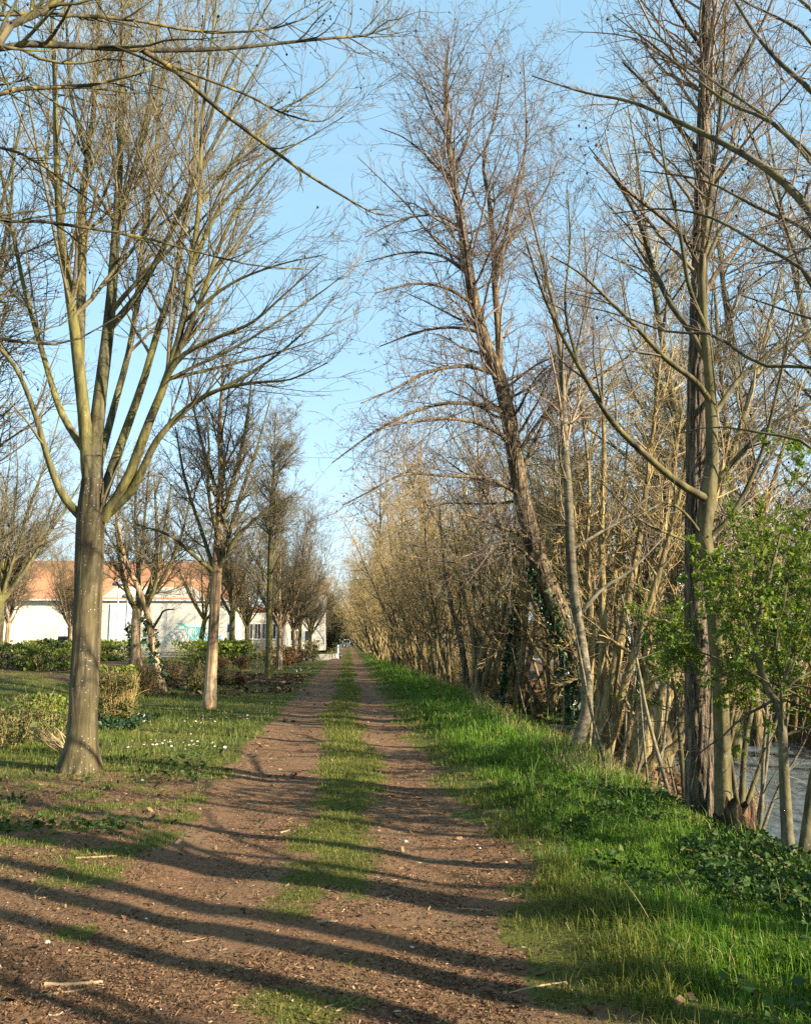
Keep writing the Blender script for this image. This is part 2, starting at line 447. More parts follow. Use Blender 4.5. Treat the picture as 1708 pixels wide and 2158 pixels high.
# asphalt of the car park beside the hall
tag(build('car_park_pavement', [(-60, 47, .72), (-7, 47, .72), (-7, 72, .72), (-60, 72, .72)], [[[0, 1, 2, 3]]], MAT['asphalt']), 'grey paved car park in front of the hall', None, None, 'structure')


# ------------------------------------------------------------------ growing trees
def catmull(pts, S):
    pts = np.asarray(pts, float)
    d = np.r_[0, np.cumsum(np.linalg.norm(np.diff(pts[:, :3], axis=0), axis=1))]
    q = np.vstack([2 * pts[0] - pts[1], pts, 2 * pts[-1] - pts[-2]])
    out = []
    for s in np.linspace(0, d[-1], S + 1):
        k = min(max(np.searchsorted(d, s, 'right') - 1, 0), len(pts) - 2)
        u = (s - d[k]) / (d[k + 1] - d[k] + 1e-9)
        a, b, c, e = q[k:k + 4]
        out.append(.5 * (2 * b + (c - a) * u + (2 * a - 5 * b + 4 * c - e) * u * u + (3 * b - a - 3 * c + e) * u ** 3))
    return np.array(out)


def skel(px, S=22, wob=.0, rng=RNG):
    """measured polyline (x, y, Y, width) -> P (1,S+1,3), R (1,S+1)"""
    pts = []
    for x, y, Y, w in px:
        p = at(x, y, Y); pts.append([*p, w / 2 * dist_scale(p)])
    c = catmull(pts, S)
    P = c[:, :3]
    if wob:
        P = P + wob * np.cumsum(rng.normal(0, 1, P.shape), 0) * np.linspace(0, 1, S + 1)[:, None] * .3
    return P[None], np.maximum(c[:, 3], .003)[None]


def interp(P, R, i, t):
    S = P.shape[1] - 1
    k = np.minimum((t * S).astype(int), S - 1); f = (t * S - k)[:, None]
    a, b = P[i, k], P[i, k + 1]
    T = b - a; T = T / (np.linalg.norm(T, axis=1, keepdims=True) + 1e-9)
    return a * (1 - f) + b * f, T, R[i, k] * (1 - f[:, 0]) + R[i, k + 1] * f[:, 0]


def sprout(P, R, rng, dens, t0, t1, ang, sd, lf, lmin, lmax, rr, S, up, wand, rmin=.0025, taper=.8, tipk=.55, bend=0.):
    if len(P) == 0: return np.zeros((0, S + 1, 3)), np.zeros((0, S + 1))
    L = np.linalg.norm(np.diff(P, axis=1), axis=2).sum(1)
    cnt = rng.poisson(dens * L * (t1 - t0)); cnt = np.maximum(cnt, 1)
    i = np.repeat(np.arange(len(P)), cnt)
    t = rng.uniform(t0, t1, len(i))
    pos, T, rad = interp(P, R, i, t)
    q = rng.normal(size=(len(i), 3)); q -= T * (q * T).sum(1, keepdims=True); q /= np.linalg.norm(q, axis=1, keepdims=True) + 1e-9
    a = np.radians(np.clip(rng.normal(ang, sd, len(i)), 8, 120))[:, None]
    d = np.cos(a) * T + np.sin(a) * q
    ln = np.clip(lf * L[i] * (1 - tipk * t) * np.exp(rng.normal(0, .28, len(i))), lmin, lmax)
    r0 = np.clip(np.minimum(rad * rr, ln * .02 + .001), rmin, None)
    pts = [pos]; p = pos
    for s in range(S):
        d = d + np.array([0, 0, up / S + bend * (s / S - .5)]) + rng.normal(0, wand / math.sqrt(S), d.shape)
        d /= np.linalg.norm(d, axis=1, keepdims=True)
        p = p + d * (ln / S)[:, None]; pts.append(p)
    P2 = np.stack(pts, 1)
    R2 = np.maximum(r0[:, None] * (1 - taper * np.linspace(0, 1, S + 1))[None], rmin * .75)
    return P2, R2


def ramify(P, R, rng, levels, rmin):
    out = []
    for lv in levels:
        lv = dict(lv); k = lv.pop('k', 3)
        P, R = sprout(P, R, rng, rmin=rmin, **lv)
        out.append((P, R, k))
    return out


VASE = [dict(dens=2.3, t0=.24, t1=1., ang=34, sd=11, lf=.34, lmin=.5, lmax=3.2, rr=.5, S=8, up=.45, wand=.22, k=5),
        dict(dens=5., t0=.1, t1=1., ang=36, sd=12, lf=.36, lmin=.25, lmax=1.3, rr=.55, S=5, up=.2, wand=.25, k=3),
        dict(dens=9., t0=.1, t1=1., ang=38, sd=14, lf=.4, lmin=.1, lmax=.5, rr=.6, S=3, up=.12, wand=.25, k=3),
        dict(dens=8., t0=.2, t1=1., ang=40, sd=14, lf=.5, lmin=.06, lmax=.22, rr=.7, S=2, up=.1, wand=.2, k=3)]
ALDER = [dict(dens=5.5, t0=.05, t1=1., ang=48, sd=14, lf=.42, lmin=.25, lmax=1.8, rr=.36, S=6, up=.22, wand=.4, k=4),
         dict(dens=8., t0=.1, t1=1., ang=46, sd=16, lf=.42, lmin=.12, lmax=.7, rr=.55, S=4, up=.1, wand=.4, k=3),
         dict(dens=8., t0=.1, t1=1., ang=46, sd=16, lf=.5, lmin=.06, lmax=.28, rr=.65, S=2, up=.05, wand=.35, k=3)]
FAR = [dict(dens=3.2, t0=.1, t1=1., ang=40, sd=13, lf=.36, lmin=.4, lmax=2.4, rr=.5, S=5, up=.3, wand=.35, k=3),
       dict(dens=5.2, t0=.1, t1=1., ang=42, sd=14, lf=.42, lmin=.2, lmax=1.1, rr=.6, S=3, up=.15, wand=.35, k=3),
       dict(dens=6., t0=.15, t1=1., ang=42, sd=14, lf=.5, lmin=.1, lmax=.5, rr=.7, S=2, up=.1, wand=.3, k=3)]


def tip_cones(levels, rng, frac, r0, r1):
    """small dark cones hanging at twig ends"""
    P, R, k = levels[-1]
    n = int(len(P) * frac)
    i = rng.choice(len(P), n, replace=False)
    c = P[i, -1] - np.array([0, 0, .006]); r = rng.uniform(r0, r1, n)
    o = np.array([[1, 0, 0], [0, 1, 0], [-1, 0, 0], [0, -1, 0], [0, 0, 1.5], [0, 0, -1.5]], float)
    V = (c[:, None, :] + o[None] * r[:, None, None]).reshape(-1, 3)
    f = np.array([[0, 1, 4], [1, 2, 4], [2, 3, 4], [3, 0, 4], [1, 0, 5], [2, 1, 5], [3, 2, 5], [0, 3, 5]])
    return V, (f[None] + (np.arange(n) * 6)[:, None, None]).reshape(-1, 3)


def leaf_cards(C, D, size, rng, tilt=.9):
    """kite-shaped folded leaves at points C with directions D"""
    n = len(C)
    D = D + rng.normal(0, tilt, D.shape); D /= np.linalg.norm(D, axis=1, keepdims=True) + 1e-9
    q = rng.normal(size=(n, 3)); q -= D * (q * D).sum(1, keepdims=True); q /= np.linalg.norm(q, axis=1, keepdims=True) + 1e-9
    nn = np.cross(D, q)
    s = (size * np.exp(rng.normal(0, .38, n)))[:, None]
    V = np.stack([C, C + D * s * .5 + q * s * .36 + nn * s * .1, C + D * s, C + D * s * .5 - q * s * .36 + nn * s * .1], 1).reshape(-1, 3)
    b = (np.arange(n) * 4)[:, None]
    F = np.concatenate([b + np.array([[0, 1, 2]]), b + np.array([[0, 2, 3]])])
    return V, F


def flare(P, R, h=.5, k=.55):
    """widens a trunk towards its foot and roots it below the ground"""
    z = P[0, :, 2] - P[0, 0, 2]
    R = R * (1 + k * np.exp(-z / h * 2.6))[None]
    P = P.copy(); P[0, 0] -= (P[0, 1] - P[0, 0]) / (np.linalg.norm(P[0, 1] - P[0, 0])) * .35
    return P, R


def make_tree(name, label, cat, base, trunk, limbs, levels, bark_m, limb_m, twig_m, rmin, seed, group=None,
              auto=None, cones=0., conesize=(.006, .011), leaves=None, limb_parts=True, flare_k=.55, sides=14, trunk_twigs=True, furrow=None, whips=None, leaf_z=None):
    """trunk, limbs: lists of (P,R); auto: sprout args for extra limbs from the trunk"""
    rng = np.random.default_rng(seed)
    root = empty(name, base); tag(root, label, cat, group)
    b = np.asarray(base, float)
    mb = MB()
    for j, (P, R) in enumerate(trunk):
        if flare_k: P, R = flare(P, R, .5, flare_k)
        if furrow:
            S2 = 260; u1 = np.linspace(0, 1, P.shape[1]); u2 = np.linspace(0, 1, S2 + 1)
            c4 = catmull(np.c_[P[0], R[0]], S2); mb.tubes(c4[None, :, :3], c4[None, :, 3], 88, 0, seed + j, furrow)
        else: mb.tubes(P, R, sides, .09, seed + j)
    mb.build('trunk', bark_m, root, True, b)
    parents = [(P, R) for P, R in limbs]
    if auto:
        for P, R in trunk:
            parents.append(sprout(P, R, rng, rmin=rmin, **auto))
    S = 16
    rs = lambda P, R: (np.stack([np.stack([np.interp(np.linspace(0, 1, S + 1), np.linspace(0, 1, P.shape[1]), p[:, c]) for c in range(3)], -1) for p in P]),
                       np.stack([np.interp(np.linspace(0, 1, S + 1), np.linspace(0, 1, P.shape[1]), r) for r in R]))
    if limb_parts:
        for j, (P, R) in enumerate(limbs):
            m2 = MB(); m2.tubes(P, R, 8, .06, seed + 40 + j); m2.build('limb', limb_m, root, True, b)
        rest = parents[len(limbs):]
    else: rest = parents
    crown = MB()
    bran = MB()
    for P, R in rest:
        if len(P): bran.tubes(P, R, 6, .05, seed + 90)
    nb_v = 0
    if rest and sum(len(P) for P, R in rest):
        crown = bran; nb_v = crown.n
    al = [rs(P, R) for P, R in parents if len(P)]
    if trunk_twigs:
        al += [(p[:, S // 2:], r[:, S // 2:]) if False else (p, r) for p, r in [rs(P[:, int(P.shape[1] * .45):], R[:, int(P.shape[1] * .45):]) for P, R in trunk]]
    PP = np.concatenate([a[0] for a in al]); RR = np.concatenate([a[1] for a in al])
    lv = ramify(PP, RR, rng, levels, rmin)
    if whips:
        wl = ramify(PP, RR, rng, whips, rmin)
        for j, (P, R, k) in enumerate(wl): crown.tubes(P, R, k, 0, seed + 300 + j)
    for j, (P, R, k) in enumerate(lv): crown.tubes(P, R, k, 0, seed + 200 + j)
    co = crown.build('crown', twig_m, root, True, b)
    if nb_v:
        me = co.data; me.materials.append(limb_m)
        ls = np.zeros(len(me.polygons), np.int32); me.polygons.foreach_get('loop_start', ls)
        lvx = np.zeros(len(me.loops), np.int32); me.loops.foreach_get('vertex_index', lvx)
        me.polygons.foreach_set('material_index', (lvx[ls] < nb_v).astype(np.int32))
    if cones:
        V, F = tip_cones(lv, rng, cones, *conesize)
        build('cones', V - b, [F], MAT['cone'], root, None, True)['kind'] = 'stuff'
    if leaves:
        frac, size, mat, per = leaves
        P, R, k = lv[-1]; Q = lv[-2][0]
        i = rng.choice(len(P), int(len(P) * frac), replace=False)
        i = np.repeat(i, per); t = rng.random(len(i))
        pos, T, _ = interp(P, R, i, t * .999)
        if leaf_z is not None:
            ok = pos[:, 2] > leaf_z + .25 * (vnoise(pos[:, 0] * 2, pos[:, 1] * 2) - .5); pos, T = pos[ok], T[ok]
        V, F = leaf_cards(pos + rng.normal(0, size * .4, pos.shape), T + np.array([0, 0, .3]), size, rng)
        build('foliage', V - b, [F], mat, root, np.repeat(np.clip(rng.normal(.5, .25, len(pos)), 0, 1), 4), False)
    return root


def free_trunk(h, r, rng, lean=.03, S=14, top=.12):
    d = np.array([rng.normal(0, lean), rng.normal(0, lean), 1.]); p = np.zeros(3); out = [p.copy()]
    for s in range(S):
        d = d + np.r_[rng.normal(0, .035, 2), 0]; d /= np.linalg.norm(d); p = p + d * h / S; out.append(p.copy())
    P = np.array(out)[None]; R = (r * (1 - (1 - top) * np.linspace(0, 1, S + 1) ** 1.0))[None]
    return P, R


def sc(spec, **kw):
    """scale the density of a branching spec"""
    f = kw.get('f', 1.)
    return [dict(l, dens=l['dens'] * f) for l in spec]


def proto_vase(label, seed, h=11., fork=2.3, n=8, cat='tree', twig='twig_avenue', barkm='bark_limb', group=None, f=1., rmin=.0055):
    rng = np.random.default_rng(seed)
    P, R = free_trunk(fork, .19, rng, .02, 8, .85)
    limbs = []
    for k in range(n):
        az = k * 2.4 + rng.normal(0, .3); inc = math.radians(rng.uniform(8, 38)); L = (h - fork) * rng.uniform(.75, 1.05)
        d = np.array([math.sin(inc) * math.cos(az), math.sin(inc) * math.sin(az), math.cos(inc)])
        p = P[0, -1] + np.array([0, 0, -rng.uniform(0, .45)]); pts = [p]
        for s in range(12):
            d = d + np.array([0, 0, .045]) + rng.normal(0, .05, 3); d /= np.linalg.norm(d); p = p + d * L / 12; pts.append(p)
        limbs.append((np.array(pts)[None], (rng.uniform(.06, .1) * (1 - .88 * np.linspace(0, 1, 13)))[None]))
    return make_tree('avenue_tree', label, cat, (0, 0, 0), [(P, R)], limbs, sc(FAR, f=f), MAT[barkm], MAT[barkm], MAT[twig], rmin, seed, group, limb_parts=False, sides=10)


def proto_alder(label, seed, h=13., r=.16, twig='twig_thicket', barkm='bark_alder', group=None, name='alder_tree', f=1., rmin=.006, cones=.12, up=.2, bl=.33, nb=2.6, t0=.16, bend=-.25):
    rng = np.random.default_rng(seed)
    P, R = free_trunk(h, r, rng, .05, 16, .08)
    auto = dict(dens=nb, t0=t0, t1=.98, ang=66, sd=14, lf=bl, lmin=.6, lmax=4.5, rr=.45, S=8, up=up, wand=.3, tipk=.75, bend=bend)
    return make_tree(name, label, 'tree', (0, 0, 0), [(P, R)], [], sc(FAR, f=f), MAT[barkm], MAT[barkm], MAT[twig], rmin, seed, group, auto, cones, (.012, .02), limb_parts=False, sides=10)


def proto_coppice(label, seed, h=9., n=8, spread=.3, twig='twig_thicket', barkm='bark_willow', group=None, name='coppice_tree', f=1., rmin=.006, r=.07, up=.2, nb=1.8):
    rng = np.random.default_rng(seed)
    tr = []
    for k in range(n):
        az = k * 2.4 + rng.normal(0, .4); inc = abs(rng.normal(.0, spread)) + .05
        d = np.array([math.sin(inc) * math.cos(az), math.sin(inc) * math.sin(az), math.cos(inc)])
        p = np.array([.16 * math.cos(az), .16 * math.sin(az), -.2]) * (1 + rng.random()); p[2] = -.2; pts = [p]; L = h * rng.uniform(.6, 1.05)
        for s in range(14):
            d = d + np.array([0, 0, .02]) + rng.normal(0, .045, 3); d /= np.linalg.norm(d); p = p + d * L / 14; pts.append(p)
        tr.append((np.array(pts)[None], (r * rng.uniform(.6, 1.3) * (1 - .88 * np.linspace(0, 1, 15)))[None]))
    auto = dict(dens=nb, t0=.26, t1=.98, ang=46, sd=16, lf=.28, lmin=.5, lmax=2.8, rr=.5, S=7, up=up, wand=.35, tipk=.6)
    return make_tree(name, label, 'tree', (0, 0, 0), tr, [], sc(FAR, f=f), MAT[barkm], MAT[barkm], MAT[twig], rmin, seed, group, auto, 0, limb_parts=False, flare_k=.3, sides=8)


def base_of(x, Y, dz=0.):
    return np.array([x, Y, float(H(x, Y)) + dz])


def K(*rows): return skel(rows)


WHIPS = [dict(dens=2.8, t0=.3, t1=1., ang=24, sd=9, lf=.46, lmin=1.2, lmax=4.2, rr=.36, S=9, up=.35, wand=.2, k=4),
         dict(dens=4., t0=.1, t1=1., ang=30, sd=10, lf=.36, lmin=.25, lmax=1.2, rr=.5, S=5, up=.15, wand=.22, k=3),
         dict(dens=8., t0=.1, t1=1., ang=36, sd=12, lf=.4, lmin=.1, lmax=.5, rr=.6, S=3, up=.1, wand=.22, k=3)]
# ================================================================== TREES BY THE PATH
A = 'avenue trees along the left of the path'
# first avenue tree, left, many upright limbs
t1 = K((168, 1622, 11.1, 66), (173, 1560, 11.1, 60), (180, 1400, 11.1, 57), (186, 1250, 11.1, 56), (191, 1100, 11.1, 56), (195, 1010, 11.1, 44))
L1 = [K((192, 1050, 11.1, 38), (180, 900, 11.0, 34), (165, 760, 10.9, 30), (150, 640, 10.8, 26), (128, 480, 10.7, 22), (120, 330, 10.6, 18), (115, 150, 10.4, 12), (105, -80, 10, 8), (100, -250, 9.8, 3)),
      K((195, 1040, 11.1, 42), (206, 880, 11.2, 36), (228, 700, 11.3, 30), (240, 560, 11.4, 26), (250, 400, 11.5, 21), (256, 250, 11.6, 17), (260, 0, 12, 11), (262, -250, 12.3, 5)),
      K((167, 770, 10.9, 25), (173, 560, 11.2, 23), (176, 400, 11.4, 19), (195, 260, 11.6, 15), (208, 50, 11.8, 11), (215, -200, 12, 5)),
      K((215, 1095, 11.1, 32), (265, 1020, 11.0, 28), (310, 900, 10.8, 24), (350, 800, 10.7, 21), (385, 680, 10.6, 18), (402, 560, 10.5, 15), (420, 430, 10.4, 13), (427, 250, 10.3, 10), (450, 60, 10.2, 7), (470, -150, 10, 3)),
      K((205, 1080, 11.1, 28), (250, 950, 11.4, 24), (300, 810, 11.6, 20), (332, 700, 11.8, 18), (370, 580, 12, 16), (392, 450, 12.2, 13), (410, 330, 12.4, 11), (416, 180, 12.6, 9), (440, -20, 12.9, 5)),
      K((225, 1085, 11.1, 26), (280, 1030, 11, 22), (330, 930, 10.9, 19), (395, 860, 10.8, 16), (460, 822, 10.6, 13), (540, 806, 10.4, 10), (610, 800, 10.2, 7), (690, 765, 10, 3)),
      K((229, 695, 11.3, 19), (290, 620, 11.2, 16), (345, 520, 11, 14), (410, 380, 10.9, 12), (480, 250, 10.7, 8), (560, 110, 10.5, 4)),
      K((310, 900, 10.8, 17), (370, 765, 10.6, 15), (450, 715, 10.4, 12), (530, 680, 10.2, 9), (600, 620, 10, 6), (690, 540, 9.8, 3)),
      K((172, 1090, 11.1, 24), (130, 1040, 11, 20), (100, 960, 10.9, 17), (70, 860, 10.7, 15), (30, 770, 10.5, 12), (-40, 690, 10.2, 8), (-120, 560, 10, 3)),
      K((185, 960, 11.1, 22), (130, 870, 11.4, 18), (95, 760, 11.7, 15), (50, 600, 12, 12), (20, 450, 12.2, 9), (-20, 250, 12.5, 4)),
      K((200, 1010, 11.2, 24), (240, 860, 12, 19), (280, 700, 12.6, 16), (302, 500, 13.2, 13), (330, 300, 13.8, 10), (350, 80, 14.2, 5)),
      K((246, 470, 11.5, 16), (290, 330, 11.3, 13), (320, 180, 11.1, 10), (340, -20, 10.9, 6), (350, -150, 10.8, 3)),
      K((182, 320, 11.5, 13), (150, 200, 11.7, 10), (140, 50, 12, 7), (120, -120, 12.2, 3)),
      K((402, 560, 10.5, 11), (470, 430, 10.3, 8), (555, 345, 10.1, 6), (650, 290, 10, 4), (725, 245, 9.9, 2)),
      K((385, 680, 10.6, 11), (480, 602, 10.4, 8), (580, 560, 10.2, 6), (690, 535, 10, 2)),
      K((420, 430, 10.4, 10), (500, 330, 10.6, 8), (585, 240, 10.8, 6), (680, 180, 11, 4), (745, 110, 11.1, 2)),
      K((460, 822, 10.6, 9), (560, 765, 10.8, 7), (650, 690, 11, 5), (725, 600, 11.2, 2)),
      K((350, 800, 10.7, 10), (470, 772, 10.9, 8), (600, 738, 11.2, 5), (710, 700, 11.5, 2)),
      K((426, 300, 10.3, 8), (480, 150, 10.2, 6), (560, 20, 10.1, 4), (620, -100, 10, 2)),
      K((350, 800, 10.7, 15), (420, 640, 10.5, 13), (470, 500, 10.4, 10), (530, 400, 10.3, 7), (620, 300, 10.2, 4))]
L1 = [(P, R * np.linspace(.82, .62, R.shape[1])[None]) for P, R in L1]
make_tree('avenue_tree', 'large smooth-barked bare tree with fanned limbs, nearest on the left of the path', 'tree', base_of(-3.55, 11.1),
          [t1], L1, VASE, MAT['bark_avenue'], MAT['bark_limb'], MAT['twig_avenue'], .003, 21, A, whips=WHIPS, flare_k=.45, furrow=(.035, 2.2, 1.0))

# second avenue tree with a stripped trunk
t2 = K((441, 1490, 21, 30), (444, 1440, 21, 25), (450, 1330, 21, 22), (456, 1220, 21, 22), (461, 1100, 21, 16), (466, 1000, 21, 13), (463, 900, 21, 10), (468, 820, 21, 7), (471, 740, 21, 3))
L2 = [K((456, 1203, 21, 12), (478, 1168, 20.8, 10), (500, 1130, 20.6, 8), (550, 1085, 20.4, 6), (620, 1040, 20.2, 2.5)),
      K((456, 1210, 21, 11), (410, 1172, 20.8, 8), (360, 1130, 20.6, 6), (290, 1105, 20.4, 3)),
      K((462, 1110, 21, 11), (495, 1000, 20.8, 8), (518, 900, 20.7, 6), (530, 800, 20.6, 2.5)),
      K((465, 1060, 21, 9), (430, 950, 21.3, 7), (408, 860, 21.5, 4), (395, 790, 21.6, 2.5)),
      K((468, 1180, 20.9, 10), (505, 1050, 21.3, 8), (540, 950, 21.7, 5), (570, 840, 22, 2.5)),
      K((456, 1215, 21, 10), (425, 1120, 21.4, 8), (390, 1010, 21.8, 6), (370, 900, 22, 3)),
      K((463, 1150, 21, 9), (440, 1040, 20.5, 7), (440, 930, 20.2, 4), (430, 830, 20, 2.5))]
make_tree('avenue_tree', 'slim bare tree with pale stripped bark on its leaning trunk, second left of the path', 'tree', base_of(-3.5, 21),
          [t2], L2, sc(FAR, f=1.9), MAT['bark_bare'], MAT['bark_limb'], MAT['twig_avenue'], .005, 22, A,
          auto=dict(dens=2.2, t0=.4, t1=.98, ang=50, sd=12, lf=.24, lmin=.7, lmax=3.2, rr=.45, S=8, up=.45, wand=.25, tipk=.5), flare_k=.4)
t3 = K((345, 1458, 27, 17), (331, 1400, 27, 15), (318, 1335, 27, 14), (310, 1290, 27, 14), (298, 1255, 27, 13), (284, 1222, 27, 11), (265, 1185, 27, 9), (252, 1120, 27, 6), (238, 1040, 27, 2.5))
L3 = [K((308, 1285, 27, 9), (325, 1240, 26.8, 8), (336, 1190, 26.6, 6), (345, 1120, 26.5, 5), (362, 1020, 26.4, 2.5)),
      K((322, 1325, 27, 6), (336, 1302, 26.7, 5), (346, 1287, 26.4, 4), (368, 1284, 26, 2.5)),
      K((290, 1235, 27, 8), (300, 1150, 27.4, 6), (310, 1040, 27.6, 4), (318, 950, 27.8, 2.5))]
ivt = make_tree('avenue_tree', 'leaning yellow-barked tree with ivy flakes, between the clipped shrub and the stripped tree', 'tree', base_of(-6, 27),
                [t3], L3, sc(FAR, f=1.5), MAT['bark_bare'], MAT['bark_limb'], MAT['twig_avenue'], .0055, 23, A,
                auto=dict(dens=2.2, t0=.45, t1=.98, ang=48, sd=12, lf=.3, lmin=.6, lmax=2.5, rr=.45, S=7, up=.35, wand=.3, tipk=.5), flare_k=.3)


def ivy_on(root, P, R, t0, t1, n, size, seed, side=None, mat='leaf_ivy', spread=1.12):
    rng = np.random.default_rng(seed)
    t = rng.uniform(t0, t1, n); pos, T, rad = interp(P, R, np.zeros(n, int), t * .999)
    q = rng.normal(size=(n, 3)); q[:, 2] *= .2
    if side is not None: q = q + np.array(side) * 1.4
    q -= T * (q * T).sum(1, keepdims=True); q /= np.linalg.norm(q, axis=1, keepdims=True)
    keep = vnoise(t * 23 + seed, np.arctan2(q[:, 1], q[:, 0]) * 1.6) > .38
    C = (pos + q * (rad * spread)[:, None] + q * np.abs(rng.normal(0, .03, (n, 1))))[keep]
    V, F = leaf_cards(C, q[keep] * .5 + np.array([0, 0, -.5]), size, rng, .6)
    build('ivy', V - np.array(root.location), [F], MAT[mat], root, np.repeat(np.clip(rng.normal(.5, .25, len(C)), 0, 1), 4), False)


ivy_on(ivt, *t3, 0., .38, 900, .09, 5, spread=1.1)
t4 = K((287, 1402, 36, 23), (286, 1330, 36, 20), (290, 1283, 36, 20))
L4 = [K((289, 1290, 36, 13), (270, 1250, 35.8, 11), (256, 1200, 35.6, 9), (246, 1110, 35.4, 6), (250, 980, 35.2, 2.5)),
      K((292, 1288, 36, 12), (318, 1235, 36, 10), (331, 1150, 36, 8), (325, 1000, 36, 3)),
      K((290, 1288, 36, 12), (292, 1210, 36.4, 9), (285, 1100, 36.8, 6), (290, 950, 37, 2.5)),
      K((292, 1290, 36, 11), (345, 1215, 35.4, 8), (385, 1120, 35, 5), (410, 1000, 34.6, 2.5))]
t4r = make_tree('avenue_tree', 'bare tree forking low above a stout reddish trunk, behind the clipped shrub', 'tree', base_of(-9, 36), [t4], L4, sc(FAR, f=1.6), MAT['bark_bare'], MAT['bark_limb'], MAT['twig_avenue'], .0065, 24, A, flare_k=.2)
ivy_on(t4r, *t4, 0.02, .75, 350, .1, 8, side=(-1, 0, 0))
t5 = K((566, 1429, 37, 15), (568, 1300, 37, 13), (569, 1200, 37, 11), (572, 1080, 37, 8), (578, 960, 37, 4), (580, 880, 37, 2))
t5r = make_tree('avenue_tree', 'thin straight bare tree with one central stem, third along the left edge of the path', 'tree', base_of(-3.5, 37), [t5], [], sc(FAR, f=2.1), MAT['bark_limb'], MAT['bark_limb'], MAT['twig_avenue'], .0065, 25, A,
                auto=dict(dens=3.4, t0=.28, t1=.98, ang=55, sd=12, lf=.26, lmin=.8, lmax=3.4, rr=.45, S=8, up=.55, wand=.2, tipk=.6), flare_k=.3, limb_parts=False)

# more trees of the avenue and of the car park behind
va = proto_vase('bare tree with a dark trunk and broad fan of limbs left of the notice board', 31, 10.5, 2.5, 9, group=A)
va.location = base_of(-17.8, 44)
vb = proto_vase('bare tree with two upright limbs right behind the stripped tree', 32, 12.5, 2.9, 7, group=A, f=1.1)
vb.location = base_of(-7.1, 53)
vc = proto_vase('bare yellowish tree close to the path, fourth along its left edge', 33, 11., 2.4, 9, group=A, f=1.2, barkm='bark_bare')
vc.location = base_of(-3.9, 49)
for i, (p, x, Y, s, rz, lab) in enumerate([
        (vb, -6.9, 13.9, 1.05, 2.2, 'bare tree whose limbs rise at the left border behind the nearest avenue tree'),
        (va, -12.5, 20, 1.05, 4.1, 'bare tree with fine dark limbs low at the left border, behind the small round bush'),
        (vc, -21.5, 56, .85, 1.0, 'small pale bare tree in front of the white wall, beside the notice board'),
        (vc, -19.5, 62, .8, 3.3, 'small pale bare tree close to the hall wall, nearest to the notice board'),
        (va, -20.2, 64, .75, 5.0, 'slender pale bare tree touching the hall wall between two others'),
        (va, -7.0, 60, .9, 2.0, 'bare tree on a short trunk right of the blue parking sign'),
        (vc, -3.8, 61, 1.0, 2.9, 'bare tree on a yellow-lit trunk, fifth along the left edge of the path'),
        (vb, -4.2, 74, .9, 1.3, 'bare tree with a thin leaning trunk in the distant avenue by the path'),
        (vb, -13, 33, .9, 3.9, 'bare tree behind the hedges, left of the forked reddish tree'),
        (va, -10.5, 62, 1.0, .7, 'bare tree in the car park in front of the hall windows')]):
    copy_tree(p, base_of(x, Y), rz, s, lab, A)
for i, (x, Y, s) in enumerate([(-4.0, 86, .95), (-4.4, 99, 1.0), (-4.0, 113, .9), (-7.5, 92, .95), (-8, 110, 1.0), (-6.2, 130, 1.1)]):
    copy_tree([va, vb, vc][i % 3], base_of(x, Y), i * 1.9, s, 'small distant bare tree in the far end of the avenue on the left', 'distant avenue trees')

# tree just outside the frame at the left whose lichened branches reach over the path
t0 = skel([(0, 0, 1, 1), (0, 0, 2, 1)])
Pt = np.array([[-3.9, 1.4, -.1], [-3.88, 1.4, 1.5], [-3.8, 1.45, 3], [-3.75, 1.5, 4.2], [-3.6, 1.6, 5.6], [-3.5, 1.8, 7.5]])
t0 = (Pt[None], np.array([[.24, .21, .19, .18, .14, .08]]))


def reach(start, *rows, th=.8):
    pts = [[*start[:3], start[3] * th]]
    q = at(*rows[0][:3]); w0 = rows[0][3] / 2 * dist_scale(q) * th
    for u in (.33, .66): pts.append([*(np.array(start[:3]) * (1 - u) + q * u + np.array([0, 0, .12 * math.sin(u * PI)])), start[3] * th * (1 - u) + w0 * u])
    for x, y, Y, w in rows:
        p = at(x, y, Y); pts.append([*p, w / 2 * dist_scale(p) * th])
    c = catmull(pts, 26)
    return c[None, :, :3], np.maximum(c[:, 3], .0025)[None]


